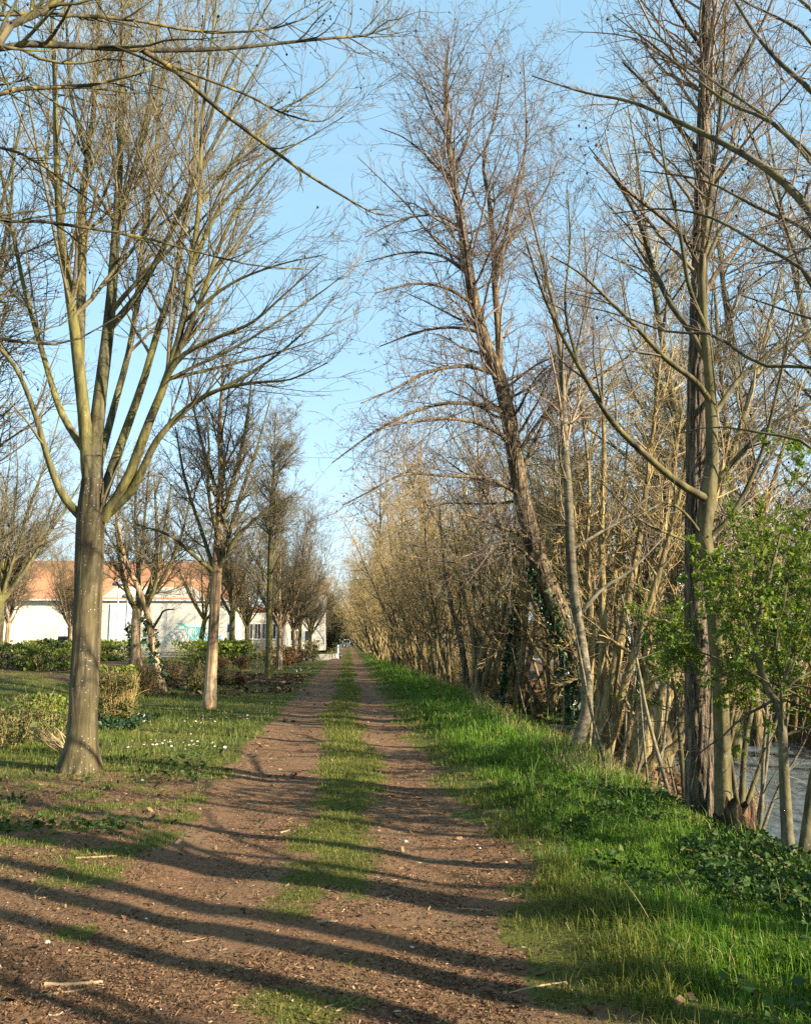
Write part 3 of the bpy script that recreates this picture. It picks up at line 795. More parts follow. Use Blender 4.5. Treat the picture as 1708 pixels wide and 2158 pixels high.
Lo = [reach((-3.75, 1.5, 4.2, .05), (-60, 95, 5.2, 20), (0, 92, 5.3, 18), (130, 95, 5.5, 17), (330, 106, 5.8, 13), (480, 102, 6.0, 10), (600, 90, 6.2, 8), (700, 80, 6.4, 7), (790, 72, 6.5, 5), (840, 45, 6.6, 4), (866, 15, 6.6, 2.5)),
      reach((-3.7, 1.55, 4.6, .05), (-40, 90, 4.7, 22), (0, 62, 4.8, 21), (60, 38, 4.9, 18), (140, -10, 5.1, 15), (220, -80, 5.4, 10)),
      reach((-3.72, 1.5, 4.3, .04), (-60, 30, 5.2, 14), (0, 28, 5.3, 12), (150, 32, 5.6, 10), (280, 42, 5.9, 8), (430, 68, 6.2, 7), (560, 62, 6.4, 5), (640, 40, 6.5, 4), (720, -20, 6.7, 2)),
      reach((-3.75, 1.5, 4.0, .04), (-50, 190, 5.5, 13), (60, 185, 5.7, 11), (190, 180, 5.9, 9), (300, 150, 6.1, 6), (380, 110, 6.3, 3)),
      (lambda c: (c[None, :, :3], np.maximum(c[:, 3], .0025)[None]))(catmull([[*at(x, y, Y), w / 2 * dist_scale(at(x, y, Y))] for x, y, Y, w in
       [(300, 106, 5.75, 11), (370, 150, 5.9, 10), (455, 225, 6.1, 9), (540, 290, 6.3, 8), (625, 352, 6.5, 6), (700, 400, 6.7, 5), (790, 450, 6.9, 3), (830, 452, 7, 2)]], 26)),
      (lambda c: (c[None, :, :3], np.maximum(c[:, 3], .0025)[None]))(catmull([[*at(x, y, Y), w / 2 * dist_scale(at(x, y, Y))] for x, y, Y, w in
       [(340, 130, 5.85, 7), (430, 165, 6, 6), (520, 200, 6.2, 5), (600, 240, 6.4, 4), (680, 255, 6.5, 3), (730, 215, 6.6, 2)]], 26)),
      reach((-3.8, 1.45, 3.3, .035), (-40, 455, 5.6, 10), (60, 463, 5.8, 9), (170, 478, 6, 8), (300, 500, 6.3, 7), (430, 535, 6.6, 5), (540, 560, 6.8, 4), (650, 568, 7, 2.5)),
      reach((-3.8, 1.45, 3.0, .03), (-40, 700, 6, 8), (40, 720, 6.3, 7), (150, 720, 6.7, 5), (260, 660, 7, 3)),
      reach((-3.75, 1.5, 4.1, .03), (-50, 290, 6, 8), (60, 330, 6.3, 7), (160, 400, 6.6, 5), (250, 470, 6.9, 3))]
OVER = [dict(dens=7., t0=.42, t1=1., ang=42, sd=12, lf=.16, lmin=.18, lmax=.9, rr=.6, S=6, up=.25, wand=.35, k=5),
        dict(dens=7, t0=.15, t1=1., ang=42, sd=14, lf=.5, lmin=.06, lmax=.35, rr=.6, S=4, up=.25, wand=.3, k=4)]
ov = make_tree('overhanging_tree', 'tree at the left border with yellow-lichened branches hanging into the top of the view', 'tree', (-3.9, 1.4, 0),
               [t0], Lo, OVER, MAT['bark_lichen'], MAT['bark_lichen'], MAT['bark_limb'], .0028, 41, None, cones=.5, conesize=(.006, .011), trunk_twigs=False)

# ================================================================== RIGHT BANK
B = 'bare trees on the right bank'
r1 = K((1232, 1610, 15.5, 56), (1224, 1490, 15.6, 48), (1207, 1370, 15.6, 46), (1165, 1262, 15.7, 46), (1138, 1195, 15.8, 44), (1118, 1130, 15.9, 40), (1098, 1040, 16, 37), (1082, 950, 16, 35), (1065, 850, 16, 33), (1046, 780, 16, 31), (1018, 715, 16, 28), (1000, 640, 16, 26), (985, 560, 16, 23), (970, 460, 16, 20), (955, 380, 16, 16), (945, 290, 16, 12), (940, 180, 16, 8), (945, 80, 16, 3))
r1b = K((1052, 800, 16.05, 25), (1050, 700, 16.2, 23), (1042, 600, 16.3, 20), (1040, 520, 16.4, 18), (1030, 420, 16.5, 14), (1018, 340, 16.6, 10), (1042, 250, 16.7, 7), (1062, 130, 16.8, 3))
R1L = [r1b,
       K((1043, 600, 16.3, 15), (1068, 480, 16.2, 12), (1090, 390, 16.1, 9), (1108, 290, 16, 6), (1102, 120, 15.8, 3)),
       K((1068, 872, 16, 17), (1010, 853, 15.7, 13), (940, 850, 15.4, 11), (870, 868, 15.1, 9), (790, 910, 14.8, 7), (700, 975, 14.5, 3)),
       K((1078, 930, 16, 14), (1010, 893, 15.5, 11), (930, 882, 15, 9), (860, 890, 14.6, 7), (790, 905, 14.2, 3)),
       K((1100, 1045, 16, 13), (1030, 1010, 15.4, 11), (940, 1003, 14.9, 9), (850, 1000, 14.4, 7), (780, 1035, 14, 5), (722, 1065, 13.8, 2.5)),
       K((1047, 790, 16, 13), (980, 772, 15.8, 11), (900, 785, 15.6, 9), (830, 820, 15.4, 6), (760, 850, 15.2, 3)),
       K((1002, 645, 16, 11), (940, 607, 15.6, 9), (870, 598, 15.3, 7), (790, 618, 15, 3)),
       K((988, 580, 16, 10), (930, 540, 16.3, 8), (860, 532, 16.5, 6), (770, 552, 16.7, 3)),
       K((972, 480, 16, 9), (920, 455, 16, 7), (850, 462, 16, 5), (770, 500, 16, 2.5)),
       K((1012, 700, 16, 11), (950, 690, 16.5, 9), (880, 700, 17, 7), (800, 730, 17.4, 3)),
       K((958, 395, 16, 8), (900, 330, 15.7, 6), (850, 290, 15.5, 4), (800, 270, 15.4, 2.5)),
       K((946, 300, 16, 7), (905, 220, 16.2, 5), (880, 150, 16.3, 2.5)),
       K((1118, 1135, 15.9, 11), (1050, 1110, 15.3, 9), (980, 1085, 14.8, 7), (920, 1100, 14.4, 3)),
       K((1085, 965, 16, 13), (1150, 870, 15.7, 11), (1220, 815, 15.4, 9), (1310, 760, 15, 6), (1380, 700, 14.8, 3)),
       K((1092, 1010, 16, 13), (1140, 900, 16.4, 11), (1200, 780, 16.8, 9), (1240, 640, 17.2, 6), (1260, 520, 17.5, 3)),
       K((1040, 560, 16.3, 10), (1100, 470, 16.6, 8), (1150, 400, 16.9, 5), (1190, 300, 17.1, 2.5)),
       K((1140, 1200, 15.8, 11), (1085, 1150, 15, 9), (1040, 1150, 14.4, 6), (960, 1180, 13.9, 3))]
R1L = [(P, R * .72) for P, R in R1L]
r1 = (r1[0], r1[1] * .9)
ral = make_tree('alder_tree', 'tall leaning brown alder with drooping branches and ivy-clad foot, behind the slim grey tree', 'tree', base_of(4.4, 15.5),
                [r1], R1L, ALDER, MAT['bark_alder'], MAT['bark_alder'], MAT['twig_alder'], .0034, 51, B, whips=[dict(WHIPS[0], dens=2.4, ang=40, up=.1), dict(WHIPS[1], dens=5., ang=42, wand=.35), dict(WHIPS[2], dens=8., ang=44, wand=.35)],
                auto=dict(dens=1.8, t0=.3, t1=.97, ang=66, sd=14, lf=.18, lmin=.7, lmax=2.8, rr=.24, S=9, up=.1, wand=.3, tipk=.45, bend=-.3), cones=.16, conesize=(.008, .015), sides=18, flare_k=.25, furrow=(.09, 5., 3.2))
ivy_on(ral, *r1, 0.05, .25, 2300, .07, 13, side=(-1., -.2, 0), spread=1.15)
r2 = K((1200, 1615, 11.8, 34), (1222, 1550, 11.8, 27), (1238, 1480, 11.8, 25), (1230, 1390, 11.8, 23), (1214, 1290, 11.8, 22), (1202, 1180, 11.8, 21), (1198, 1060, 11.8, 19), (1190, 960, 11.8, 17), (1186, 850, 11.8, 14), (1180, 740, 11.8, 10), (1160, 620, 11.8, 8), (1130, 500, 11.8, 5), (1105, 400, 11.8, 3))
make_tree('ash_tree', 'slim smooth grey tree with a curved foot at the edge of the grass verge', 'tree', base_of(3.05, 11.8),
          [r2], [K((1215, 1300, 11.8, 10), (1270, 1240, 11.9, 8), (1330, 1200, 12, 6), (1400, 1130, 12.2, 3)), K((1186, 840, 11.8, 9), (1215, 740, 11.9, 7), (1235, 620, 12, 5), (1230, 480, 12.1, 3))],
          sc(FAR, f=1.3), MAT['bark_grey'], MAT['bark_grey'], MAT['twig_alder'], .0035, 52, B,
          auto=dict(dens=1.5, t0=.3, t1=.98, ang=48, sd=14, lf=.2, lmin=.5, lmax=2., rr=.4, S=7, up=.4, wand=.25, tipk=.5), flare_k=.15)
r3 = K((1473, 1735, 8, 60), (1472, 1600, 8, 55), (1470, 1400, 8, 52), (1468, 1200, 8, 49), (1468, 1050, 8, 46), (1468, 900, 8, 42), (1470, 700, 8, 36), (1475, 500, 8, 30), (1480, 300, 8, 26), (1485, 100, 8, 20), (1488, -100, 8, 14), (1490, -400, 8, 6))
R3L = [K((1474, 560, 8, 13), (1440, 500, 7.8, 11), (1390, 455, 7.6, 9), (1320, 400, 7.4, 7), (1250, 330, 7.2, 3)),
       K((1472, 640, 8, 13), (1520, 560, 8.2, 11), (1580, 500, 8.4, 8), (1660, 450, 8.6, 4)),
       K((1480, 330, 8, 12), (1430, 270, 8.2, 10), (1380, 200, 8.4, 8), (1310, 130, 8.6, 4)),
       K((1482, 250, 8, 11), (1540, 170, 7.8, 9), (1600, 60, 7.6, 6), (1650, -60, 7.4, 3)),
       K((1485, 110, 8, 10), (1430, 30, 7.8, 8), (1380, -60, 7.6, 5)),
       K((1478, 420, 8, 11), (1530, 330, 8.5, 9), (1560, 220, 9, 6), (1580, 80, 9.4, 3)),
       K((1474, 1170, 8, 12), (1520, 1110, 8.4, 10), (1580, 1040, 8.8, 7), (1640, 930, 9.2, 4))]
make_tree('poplar_tree', 'tall straight tree with deeply furrowed dark bark at the water edge, half in shade', 'tree', base_of(3.4, 8),
          [r3], R3L, ALDER, MAT['bark_dark'], MAT['bark_dark'], MAT['twig_alder'], .0026, 53, B, whips=[dict(WHIPS[0], dens=2.4), dict(WHIPS[1], dens=5.), WHIPS[2]],
          auto=dict(dens=1.3, t0=.45, t1=.98, ang=56, sd=14, lf=.16, lmin=.5, lmax=2.4, rr=.3, S=8, up=.3, wand=.25, tipk=.4), flare_k=.12, furrow=(.1, 5., 3.6))
r4 = K((1524, 1730, 7.7, 37), (1522, 1600, 7.7, 34), (1516, 1450, 7.7, 33), (1505, 1300, 7.7, 33), (1490, 1180, 7.7, 33), (1481, 1110, 7.7, 33), (1492, 1040, 7.7, 35), (1500, 980, 7.7, 28), (1498, 860, 7.7, 24), (1492, 760, 7.7, 21), (1482, 680, 7.7, 17), (1478, 560, 7.7, 14), (1496, 400, 7.6, 11), (1520, 200, 7.5, 7), (1530, -20, 7.4, 3))
R4L = [K((1488, 1052, 7.68, 22), (1440, 1025, 7.55, 19), (1400, 995, 7.5, 17), (1345, 945, 7.4, 16), (1290, 890, 7.3, 14), (1235, 800, 7.2, 12), (1180, 700, 7.1, 9), (1140, 610, 7, 7), (1105, 500, 6.9, 3)),
       K((1235, 805, 7.2, 9), (1210, 740, 7.3, 8), (1190, 640, 7.4, 7), (1200, 520, 7.5, 5), (1195, 400, 7.6, 3)),
       K((1495, 845, 7.68, 16), (1460, 800, 7.6, 15), (1400, 755, 7.5, 13), (1340, 690, 7.4, 11), (1290, 640, 7.3, 9), (1220, 575, 7.2, 6), (1160, 540, 7.1, 3)),
       K((1492, 765, 7.7, 18), (1452, 695, 7.75, 16), (1412, 640, 7.85, 14), (1375, 560, 8, 12), (1350, 480, 8.1, 10), (1310, 400, 8.2, 8), (1240, 310, 8.3, 3)),
       K((1505, 1020, 7.7, 15), (1560, 955, 7.6, 12), (1620, 900, 7.5, 10), (1708, 850, 7.4, 8), (1800, 800, 7.3, 4)),
       K((1482, 1140, 7.7, 14), (1540, 1085, 7.6, 12), (1598, 970, 7.5, 10), (1630, 850, 7.4, 8), (1660, 720, 7.3, 6), (1695, 590, 7.2, 3)),
       K((1500, 880, 7.7, 15), (1560, 795, 7.8, 12), (1640, 735, 7.9, 9), (1730, 700, 8, 4)),
       K((1476, 1125, 7.7, 9), (1440, 1080, 7.5, 7), (1400, 1060, 7.3, 6), (1340, 1090, 7.1, 3)),
       K((1484, 690, 7.7, 13), (1450, 600, 7.5, 11), (1430, 480, 7.4, 9), (1400, 350, 7.3, 6), (1380, 220, 7.2, 3)),
       K((1479, 570, 7.7, 11), (1520, 480, 7.8, 9), (1570, 400, 7.9, 6), (1640, 300, 8, 3)),
       K((1480, 1150, 7.7, 9), (1420, 1130, 7.5, 7), (1340, 1090, 7.2, 5), (1260, 1010, 7, 3))]
R4L = [(P, R * .84) for P, R in R4L]
make_tree('ash_tree', 'smooth olive-barked tree forking at mid height, pressed against the furrowed dark trunk', 'tree', base_of(3.55, 7.7),
          [r4], R4L, [dict(VASE[0], dens=4., rr=.55), VASE[1], VASE[2], VASE[3]], MAT['bark_smooth'], MAT['bark_smooth'], MAT['twig_avenue'], .0025, 54, B, whips=[dict(WHIPS[0], dens=2.), WHIPS[1], WHIPS[2]], sides=18, flare_k=.1, cones=.03, conesize=(.006, .012))

# tree out of the frame at the right whose limbs cross the upper corner
t5 = (np.array([[[4.35, 3.2, -.6], [4.35, 3.2, 1], [4.3, 3.25, 3], [4.25, 3.3, 5], [4.3, 3.3, 8], [4.4, 3.3, 12]]]), np.array([[.2, .17, .15, .13, .1, .03]]))
R5L = [reach((4.28, 3.25, 3.6, .06), (1760, 520, 5.3, 24), (1708, 447, 5.5, 22), (1640, 375, 5.7, 20), (1560, 322, 5.9, 17), (1440, 262, 6.2, 13), (1330, 215, 6.5, 9), (1230, 195, 6.8, 6), (1120, 160, 7, 3)),
       reach((4.26, 3.3, 5., .05), (1760, 240, 5.4, 15), (1708, 190, 5.5, 13), (1640, 130, 5.7, 11), (1590, 70, 5.9, 9), (1540, -10, 6.2, 6)),
       reach((4.3, 3.25, 3., .05), (1760, 620, 5.5, 11), (1680, 560, 5.7, 10), (1600, 515, 5.9, 9), (1500, 460, 6.2, 7), (1400, 440, 6.5, 5), (1290, 450, 6.8, 3)),
       reach((4.3, 3.2, 2.6, .045), (1780, 780, 5.4, 11), (1708, 772, 5.6, 10), (1600, 768, 5.8, 9), (1500, 705, 6.1, 8), (1410, 700, 6.4, 6), (1290, 660, 6.7, 4), (1200, 640, 7, 2.5)),
       reach((4.3, 3.25, 4.2, .04), (1760, 350, 5.5, 10), (1680, 300, 5.8, 9), (1590, 230, 6.1, 8), (1500, 170, 6.4, 6), (1400, 90, 6.7, 4), (1300, 60, 7, 2.5)),
       reach((4.3, 3.3, 4.6, .04), (1760, 60, 5.8, 10), (1708, 20, 6, 9), (1640, -40, 6.2, 7)),
       reach((4.3, 3.2, 2.3, .035), (1780, 1010, 5.6, 9), (1700, 935, 5.8, 8), (1600, 912, 6.1, 6), (1500, 900, 6.4, 4), (1400, 920, 6.7, 2.5)),
       reach((4.3, 3.3, 4.4, .045), (1780, 420, 5.4, 14), (1700, 330, 5.6, 12), (1620, 255, 5.9, 10), (1530, 215, 6.2, 8), (1420, 130, 6.5, 6), (1290, 30, 6.8, 3)),
       reach((4.3, 3.3, 3.4, .04), (1780, 560, 5.6, 11), (1690, 480, 5.9, 10), (1600, 440, 6.2, 8), (1480, 380, 6.5, 6), (1350, 360, 6.8, 3)),
       reach((4.3, 3.3, 4.9, .04), (1760, 130, 6.2, 9), (1680, 60, 6.4, 8), (1580, 10, 6.6, 6), (1480, -50, 6.8, 4)),
       reach((4.3, 3.2, 2.8, .04), (1780, 660, 5.6, 10), (1700, 590, 5.8, 8), (1640, 440, 6, 7), (1600, 330, 6.2, 5), (1560, 240, 6.4, 3))]
make_tree('alder_tree', 'alder at the right border whose dark limbs hung with small cones cross the upper corner', 'tree', (4.35, 3.2, -.4),
          [t5], R5L, [dict(ALDER[0], dens=4.5, t0=.3, lf=.2, lmax=1.3), dict(ALDER[1], dens=5.), dict(ALDER[2], dens=6.)], MAT['bark_dark'], MAT['bark_smooth'], MAT['twig_alder'], .0024, 55, B, cones=.3, conesize=(.007, .014), trunk_twigs=False)

# stools of several stems on the bank
def stool(name, label, x0, Y, stems, seed, bk='bark_willow', tw='twig_thicket', f=1.1, ivy=None, fl=.25):
    st = [K(*[(x, y, Y + dy, w) for x, y, dy, w in s]) for s in stems]
    r = make_tree(name, label, 'tree', base_of(x0, Y), st, [], sc(FAR, f=f), MAT[bk], MAT[bk], MAT[tw], .0048, seed, B,
                  auto=dict(dens=1.5, t0=.25, t1=.98, ang=50, sd=16, lf=.22, lmin=.5, lmax=2.6, rr=.4, S=7, up=.25, wand=.35, tipk=.5), limb_parts=False, flare_k=fl, sides=12)
    if ivy: ivy_on(r, *st[0], 0.0, ivy, 1300, .09, seed, side=(-1, 0, 0))
    return r


stool('coppice_tree', 'stool of four pale stems rising from one foot beside the sunny grass patch', 3.9, 24, [
    [(1003, 1482, 0, 22), (1012, 1400, 0, 17), (1036, 1300, .2, 13), (1055, 1180, .4, 10), (1068, 1000, .6, 3)],
    [(1010, 1482, 0, 18), (1030, 1400, -.2, 14), (1050, 1330, -.4, 11), (1078, 1200, -.6, 8), (1090, 1020, -.8, 3)],
    [(1020, 1479, .2, 16), (1046, 1400, .4, 12), (1064, 1335, .6, 9), (1100, 1220, 1, 6), (1150, 1080, 1.4, 3)],
    [(996, 1476, .1, 15), (1000, 1420, .2, 12), (994, 1330, .4, 10), (972, 1230, .6, 8), (950, 1080, 1, 3)]], 61)
stool('coppice_tree', 'clump of three stems with ivy up its shaded left stem', 4.6, 22, [
    [(1068, 1500, 0, 26), (1076, 1420, 0, 20), (1086, 1340, .1, 17), (1102, 1240, .2, 12), (1110, 1090, .3, 4)],
    [(1084, 1500, 0, 20), (1097, 1400, -.2, 15), (1105, 1330, -.3, 12), (1115, 1200, -.4, 8), (1140, 1040, -.6, 3)],
    [(1092, 1498, .2, 16), (1112, 1400, .5, 12), (1125, 1330, .7, 9), (1150, 1200, 1, 6), (1190, 1060, 1.3, 3)]], 62, ivy=.55)
stool('alder_tree', 'dark single stem bending left just before the sunlit four-stem stool', 3.5, 26, [
    [(984, 1464, 0, 17), (978, 1400, 0, 14), (966, 1330, 0, 12), (950, 1270, 0, 9), (934, 1180, 0, 6), (925, 1060, 0, 3)]], 63, 'bark_alder')
stool('coppice_tree', 'stool of upright pale stems behind the slim grey tree', 4.2, 13.4, [
    [(1262, 1622, 0, 44), (1276, 1500, 0, 26), (1296, 1400, 0, 20), (1322, 1270, .2, 17), (1348, 1120, .4, 13), (1372, 940, .7, 9), (1395, 700, 1, 3)],
    [(1256, 1620, 0, 30), (1264, 1480, .2, 20), (1270, 1300, .4, 16), (1266, 1120, .6, 13), (1272, 940, .8, 9), (1262, 700, 1.2, 3)],
    [(1270, 1618, 0, 30), (1305, 1480, -.2, 18), (1350, 1330, -.4, 15), (1395, 1180, -.5, 12), (1440, 1000, -.7, 8), (1470, 820, -.9, 3)],
    [(1248, 1615, .3, 24), (1240, 1480, .6, 16), (1246, 1330, .9, 13), (1236, 1180, 1.2, 10), (1240, 1000, 1.5, 7), (1215, 800, 1.8, 3)]], 64, f=.9)
stool('coppice_tree', 'thick slanting stem leaning right over the brown bank left of the furrowed trunk', 4.8, 12.6, [
    [(1335, 1640, 0, 52), (1362, 1560, 0, 42), (1402, 1460, .2, 34), (1432, 1370, .4, 26), (1462, 1250, .7, 18), (1500, 1080, 1, 11), (1545, 880, 1.4, 4)],
    [(1330, 1640, .1, 30), (1345, 1520, .4, 20), (1362, 1380, .7, 16), (1380, 1230, 1, 12), (1412, 1040, 1.3, 8), (1440, 830, 1.6, 3)],
    [(1345, 1640, -.1, 26), (1380, 1600, -.2, 22), (1425, 1570, -.3, 18), (1470, 1500, -.4, 14), (1520, 1380, -.4, 9), (1570, 1200, -.4, 4)]], 65, f=.9)
stool('coppice_tree', 'pale slanting stems crossing behind the two big trunks', 6.3, 15.5, [
    [(1400, 1590, 0, 30), (1432, 1400, .2, 24), (1470, 1200, .4, 20), (1530, 1000, .7, 16), (1590, 800, 1, 12), (1650, 560, 1.4, 4)],
    [(1392, 1590, 0, 24), (1404, 1400, .4, 18), (1420, 1200, .7, 15), (1444, 1000, 1, 12), (1480, 760, 1.4, 4)],
    [(1408, 1590, 0, 22), (1480, 1400, -.2, 16), (1560, 1220, -.4, 13), (1620, 1040, -.6, 10), (1690, 800, -.8, 4)]], 66, 'bark_willow', 'twig_pale', f=.9)

# hawthorns coming into leaf over the water
def hawthorn(label, x0, Y, stems, seed, per=2, f=1., dens=2.0, leaf_z=.8, t0=.34):
    st = [K(*[(x, y, Y + dy, w) for x, y, dy, w in s]) for s in stems]
    return make_tree('hawthorn_tree', label, 'tree', base_of(x0, Y), st, [], [
        dict(dens=7, t0=.1, t1=1., ang=48, sd=16, lf=.45, lmin=.2, lmax=1., rr=.5, S=5, up=.1, wand=.5, k=4),
        dict(dens=13. * f, t0=.1, t1=1., ang=52, sd=16, lf=.45, lmin=.08, lmax=.4, rr=.6, S=3, up=.1, wand=.5, k=3)],
        MAT['bark_smooth'], MAT['bark_smooth'], MAT['twig_green'], .0026, seed, B,
        leaf_z=leaf_z, auto=dict(dens=dens * 3.4, t0=t0, t1=.98, ang=62, sd=16, lf=.42, lmin=.5, lmax=1.7, rr=.4, S=8, up=.05, wand=.4, tipk=.4), limb_parts=False, flare_k=.2, sides=10,
        leaves=(1., .023, MAT['leaf_spring'], per * 8))


hawthorn('hawthorn with a pale crooked trunk and fresh leaves at the right border above the water', 3.4, 6.2, [
    [(1668, 1860, 0, 30), (1657, 1740, 0, 24), (1650, 1600, 0, 20), (1644, 1500, .1, 18), (1612, 1440, .2, 15), (1592, 1350, .3, 12), (1612, 1250, .4, 9), (1645, 1120, .5, 4)],
    [(1690, 1860, .1, 36), (1702, 1740, .2, 28), (1722, 1600, .3, 22), (1760, 1450, .5, 16), (1740, 1300, .6, 10), (1700, 1150, .8, 4)]], 71, per=4, f=1.0, dens=3.2)
hawthorn('leafy hawthorn with many thin stems between the two big trunks and the stream', 4.3, 9.4, [
    [(1560, 1720, 0, 14), (1570, 1560, 0, 12), (1600, 1400, .1, 10), (1585, 1250, .2, 7), (1600, 1100, .3, 3)],
    [(1556, 1720, 0, 11), (1530, 1560, -.1, 9), (1490, 1420, -.3, 8), (1430, 1330, -.4, 6), (1370, 1290, -.5, 3)],
    [(1564, 1720, 0, 11), (1620, 1560, .2, 9), (1680, 1400, .4, 7), (1720, 1250, .6, 3)]], 72, per=3, dens=2., leaf_z=.95, t0=.36)
hawthorn('low leafy hawthorn spray hanging left of the furrowed dark trunk', 4.2, 10.6, [
    [(1440, 1660, 0, 10), (1432, 1560, 0, 9), (1420, 1450, 0, 7), (1390, 1360, -.1, 5), (1340, 1300, -.2, 3)]], 73, per=2)

# thin pale saplings in front of the water
for k, (lab, rows, Y) in enumerate([
        ('thin pale sapling leaning right in front of the water, left of two others', [(1585, 1790, 0, 9), (1600, 1700, 0, 8), (1615, 1600, 0, 7), (1625, 1480, 0, 5), (1640, 1350, 0, 3)], 7.6),
        ('thin upright grey sapling standing before the bright water', [(1594, 1800, 0, 9), (1604, 1690, 0, 8), (1608, 1580, 0, 7), (1622, 1440, 0, 6), (1640, 1290, 0, 3)], 7.3),
        ('thin whitish sapling slanting strongly right across the water', [(1588, 1805, 0, 8), (1612, 1730, 0, 7), (1640, 1660, 0, 6), (1690, 1570, 0, 4), (1720, 1500, 0, 3)], 7.2),
        ('thin pale whip standing before the slanting stem on the brown bank', [(1385, 1680, 0, 7), (1392, 1600, 0, 7), (1404, 1500, 0, 6), (1408, 1380, 0, 5), (1400, 1250, 0, 3)], 10.3),
        ('thin forked pale whip on the straw edge of the verge', [(1335, 1650, 0, 6), (1352, 1590, 0, 6), (1358, 1520, 0, 5), (1352, 1430, 0, 3)], 11.)]):
    st = K(*[(x, y, Y + d, w) for x, y, d, w in rows]); b = st[0][0, 0]
    make_tree('sapling', lab, 'sapling', b, [st], [], [dict(dens=4, t0=.1, t1=1, ang=45, sd=14, lf=.3, lmin=.1, lmax=.6, rr=.5, S=4, up=.2, wand=.4, k=3)], MAT['bark_grey'], MAT['bark_grey'], MAT['twig_pale'], .0022, 80 + k, 'saplings on the bank',
              auto=dict(dens=2.5, t0=.2, t1=.98, ang=45, sd=12, lf=.25, lmin=.2, lmax=.8, rr=.4, S=5, up=.2, wand=.3), limb_parts=False, flare_k=.1, sides=8)

sp0 = bpy.data.objects['sapling']
for k in range(26):
    Y = RNG.uniform(8.6, 17); x = float(bank_edge(Y)) + RNG.uniform(.1, 1.9); s = RNG.uniform(.45, 1.2)
    if x > stream_near(Y) + .1: continue
    c = copy_tree(sp0, base_of(x, Y), RNG.uniform(0, 6), s, 'one of many thin pale whips among the stools on the brown bank', 'thin whips on the brown bank')

# ------------------------------------------------------------------ rows of bare trees farther along the right bank
C_ = 'brown alders and coppice in the dense row down the right bank'
ca = proto_coppice('many-stemmed brown coppice in the dense row down the right bank', 101, 9., 8, .28, group=C_)
cb = proto_coppice('many-stemmed brown coppice in the dense row down the right bank', 102, 7.5, 10, .38, group=C_, twig='twig_thicket')
cc = proto_coppice('many-stemmed brown coppice in the dense row down the right bank', 103, 8.5, 7, .24, group=C_, twig='twig_green', barkm='bark_smooth')
aa = proto_alder('slender bare alder in the dense row down the right bank', 104, 11.5, .13, group=C_)
ab = proto_alder('slender bare alder in the dense row down the right bank', 105, 12.5, .15, group=C_, barkm='bark_bare')
tp = proto_alder('tall pale-twigged bare tree rising behind the stream', 106, 19, .2, 'twig_pale', 'bark_smooth', name='poplar_tree', f=1.05, cones=0, up=.75, bl=.3, nb=2.4, t0=.12, bend=0, rmin=.0062)
tq = proto_alder('tall pale-twigged bare tree rising behind the stream', 107, 17, .17, 'twig_alder', 'bark_willow', name='poplar_tree', f=1.05, cones=.1, up=.6, bl=.32, nb=2.6, t0=.12, bend=-.1, rmin=.0062)
protos = [ca, cb, cc, aa, ab]
used = set()


def put(p, x, Y, s, rz, lab=None, grp=None, dz=0.):
    loc = base_of(x, Y, dz)
    if p.name not in used:
        used.add(p.name); p.location = tuple(loc); p.rotation_euler = (0, 0, rz); p.scale = s if isinstance(s, tuple) else (s,) * 3
        if lab: p['label'] = lab
        if grp: p['group'] = grp
        return p
    return copy_tree(p, loc, rz, s, lab or p['label'], grp or p.get('group'))


rg = np.random.default_rng(77)
# front row
for Y in np.r_[np.arange(27, 60, 2.), np.arange(60, 190, 3.4)]:
    x = 4.1 + rg.uniform(-.25, .9) - 1.4 * float(sm(Y, 42, 75)) + (.7 if Y < 31 else 0)
    p = protos[rg.integers(0, 5)]
    s = rg.uniform(.8, 1.1) * (1 + .32 * float(sm(Y, 38, 65)))
    put(p, x, Y + rg.uniform(-.6, .6), (s, s, s * rg.uniform(.85, 1.1)), rg.uniform(0, 6.28))
# second row, across the bench and the stream
for Y in np.r_[np.arange(29, 70, 4.2), np.arange(70, 150, 8)]:
    x = 6.3 + rg.uniform(-.6, 2.4) + (1.2 if Y < 36 else 0)
    p = [aa, ab, ca, cc, aa][rg.integers(0, 5)]
    s = rg.uniform(.9, 1.2)
    put(p, x, Y + rg.uniform(-.8, .8), s, rg.uniform(0, 6.28))
# the trees close over the path at its far end
for i, (x, Y, s) in enumerate([(-2.6, 135, 1.1), (-3.4, 150, 1.3), (-5.5, 142, 1.2), (-2.2, 168, 1.4), (2.4, 140, 1.25), (2.2, 160, 1.4), (-6.5, 165, 1.4), (-1.2, 190, 1.5), (1.5, 192, 1.5), (-9, 150, 1.2), (-4.2, 126, 1.0)]):
    put([cc, ab, ca, cc][i % 4], x, Y, s, i * 1.4, 'bare tree closing the tunnel at the far end of the path', 'trees at the far end of the path')
# far bank of the stream
D_ = 'tall bare trees behind the stream'
for i, (x, Y, s) in enumerate([(12, 18.5, .95), (9.6, 26, .95), (15.5, 24, 1.05), (9.0, 34, 1.0), (13.5, 38, 1.05), (12, 47, 1.0), (8.6, 19, .85), (10.3, 21.5, .9), (9.9, 17.2, .85), (15.2, 16, .85), (12.2, 24, 1.)]):
    put([tp, tq][i % 2], x, Y, s, i * 1.7, 'tall pale-twigged bare tree rising behind the stream', D_)
for i, (x, Y, s) in enumerate([(11.5, 22.5, .85), (16.5, 21, .9), (12.8, 26, .9), (16.5, 29, .9), (20, 24, .9), (14, 35, .9), (24, 28, .9)]):
    put([ca, cc, cb][i % 3], x, Y, s, i * 2.1, 'many-stemmed bare tree in the wood across the stream', 'coppice across the stream')

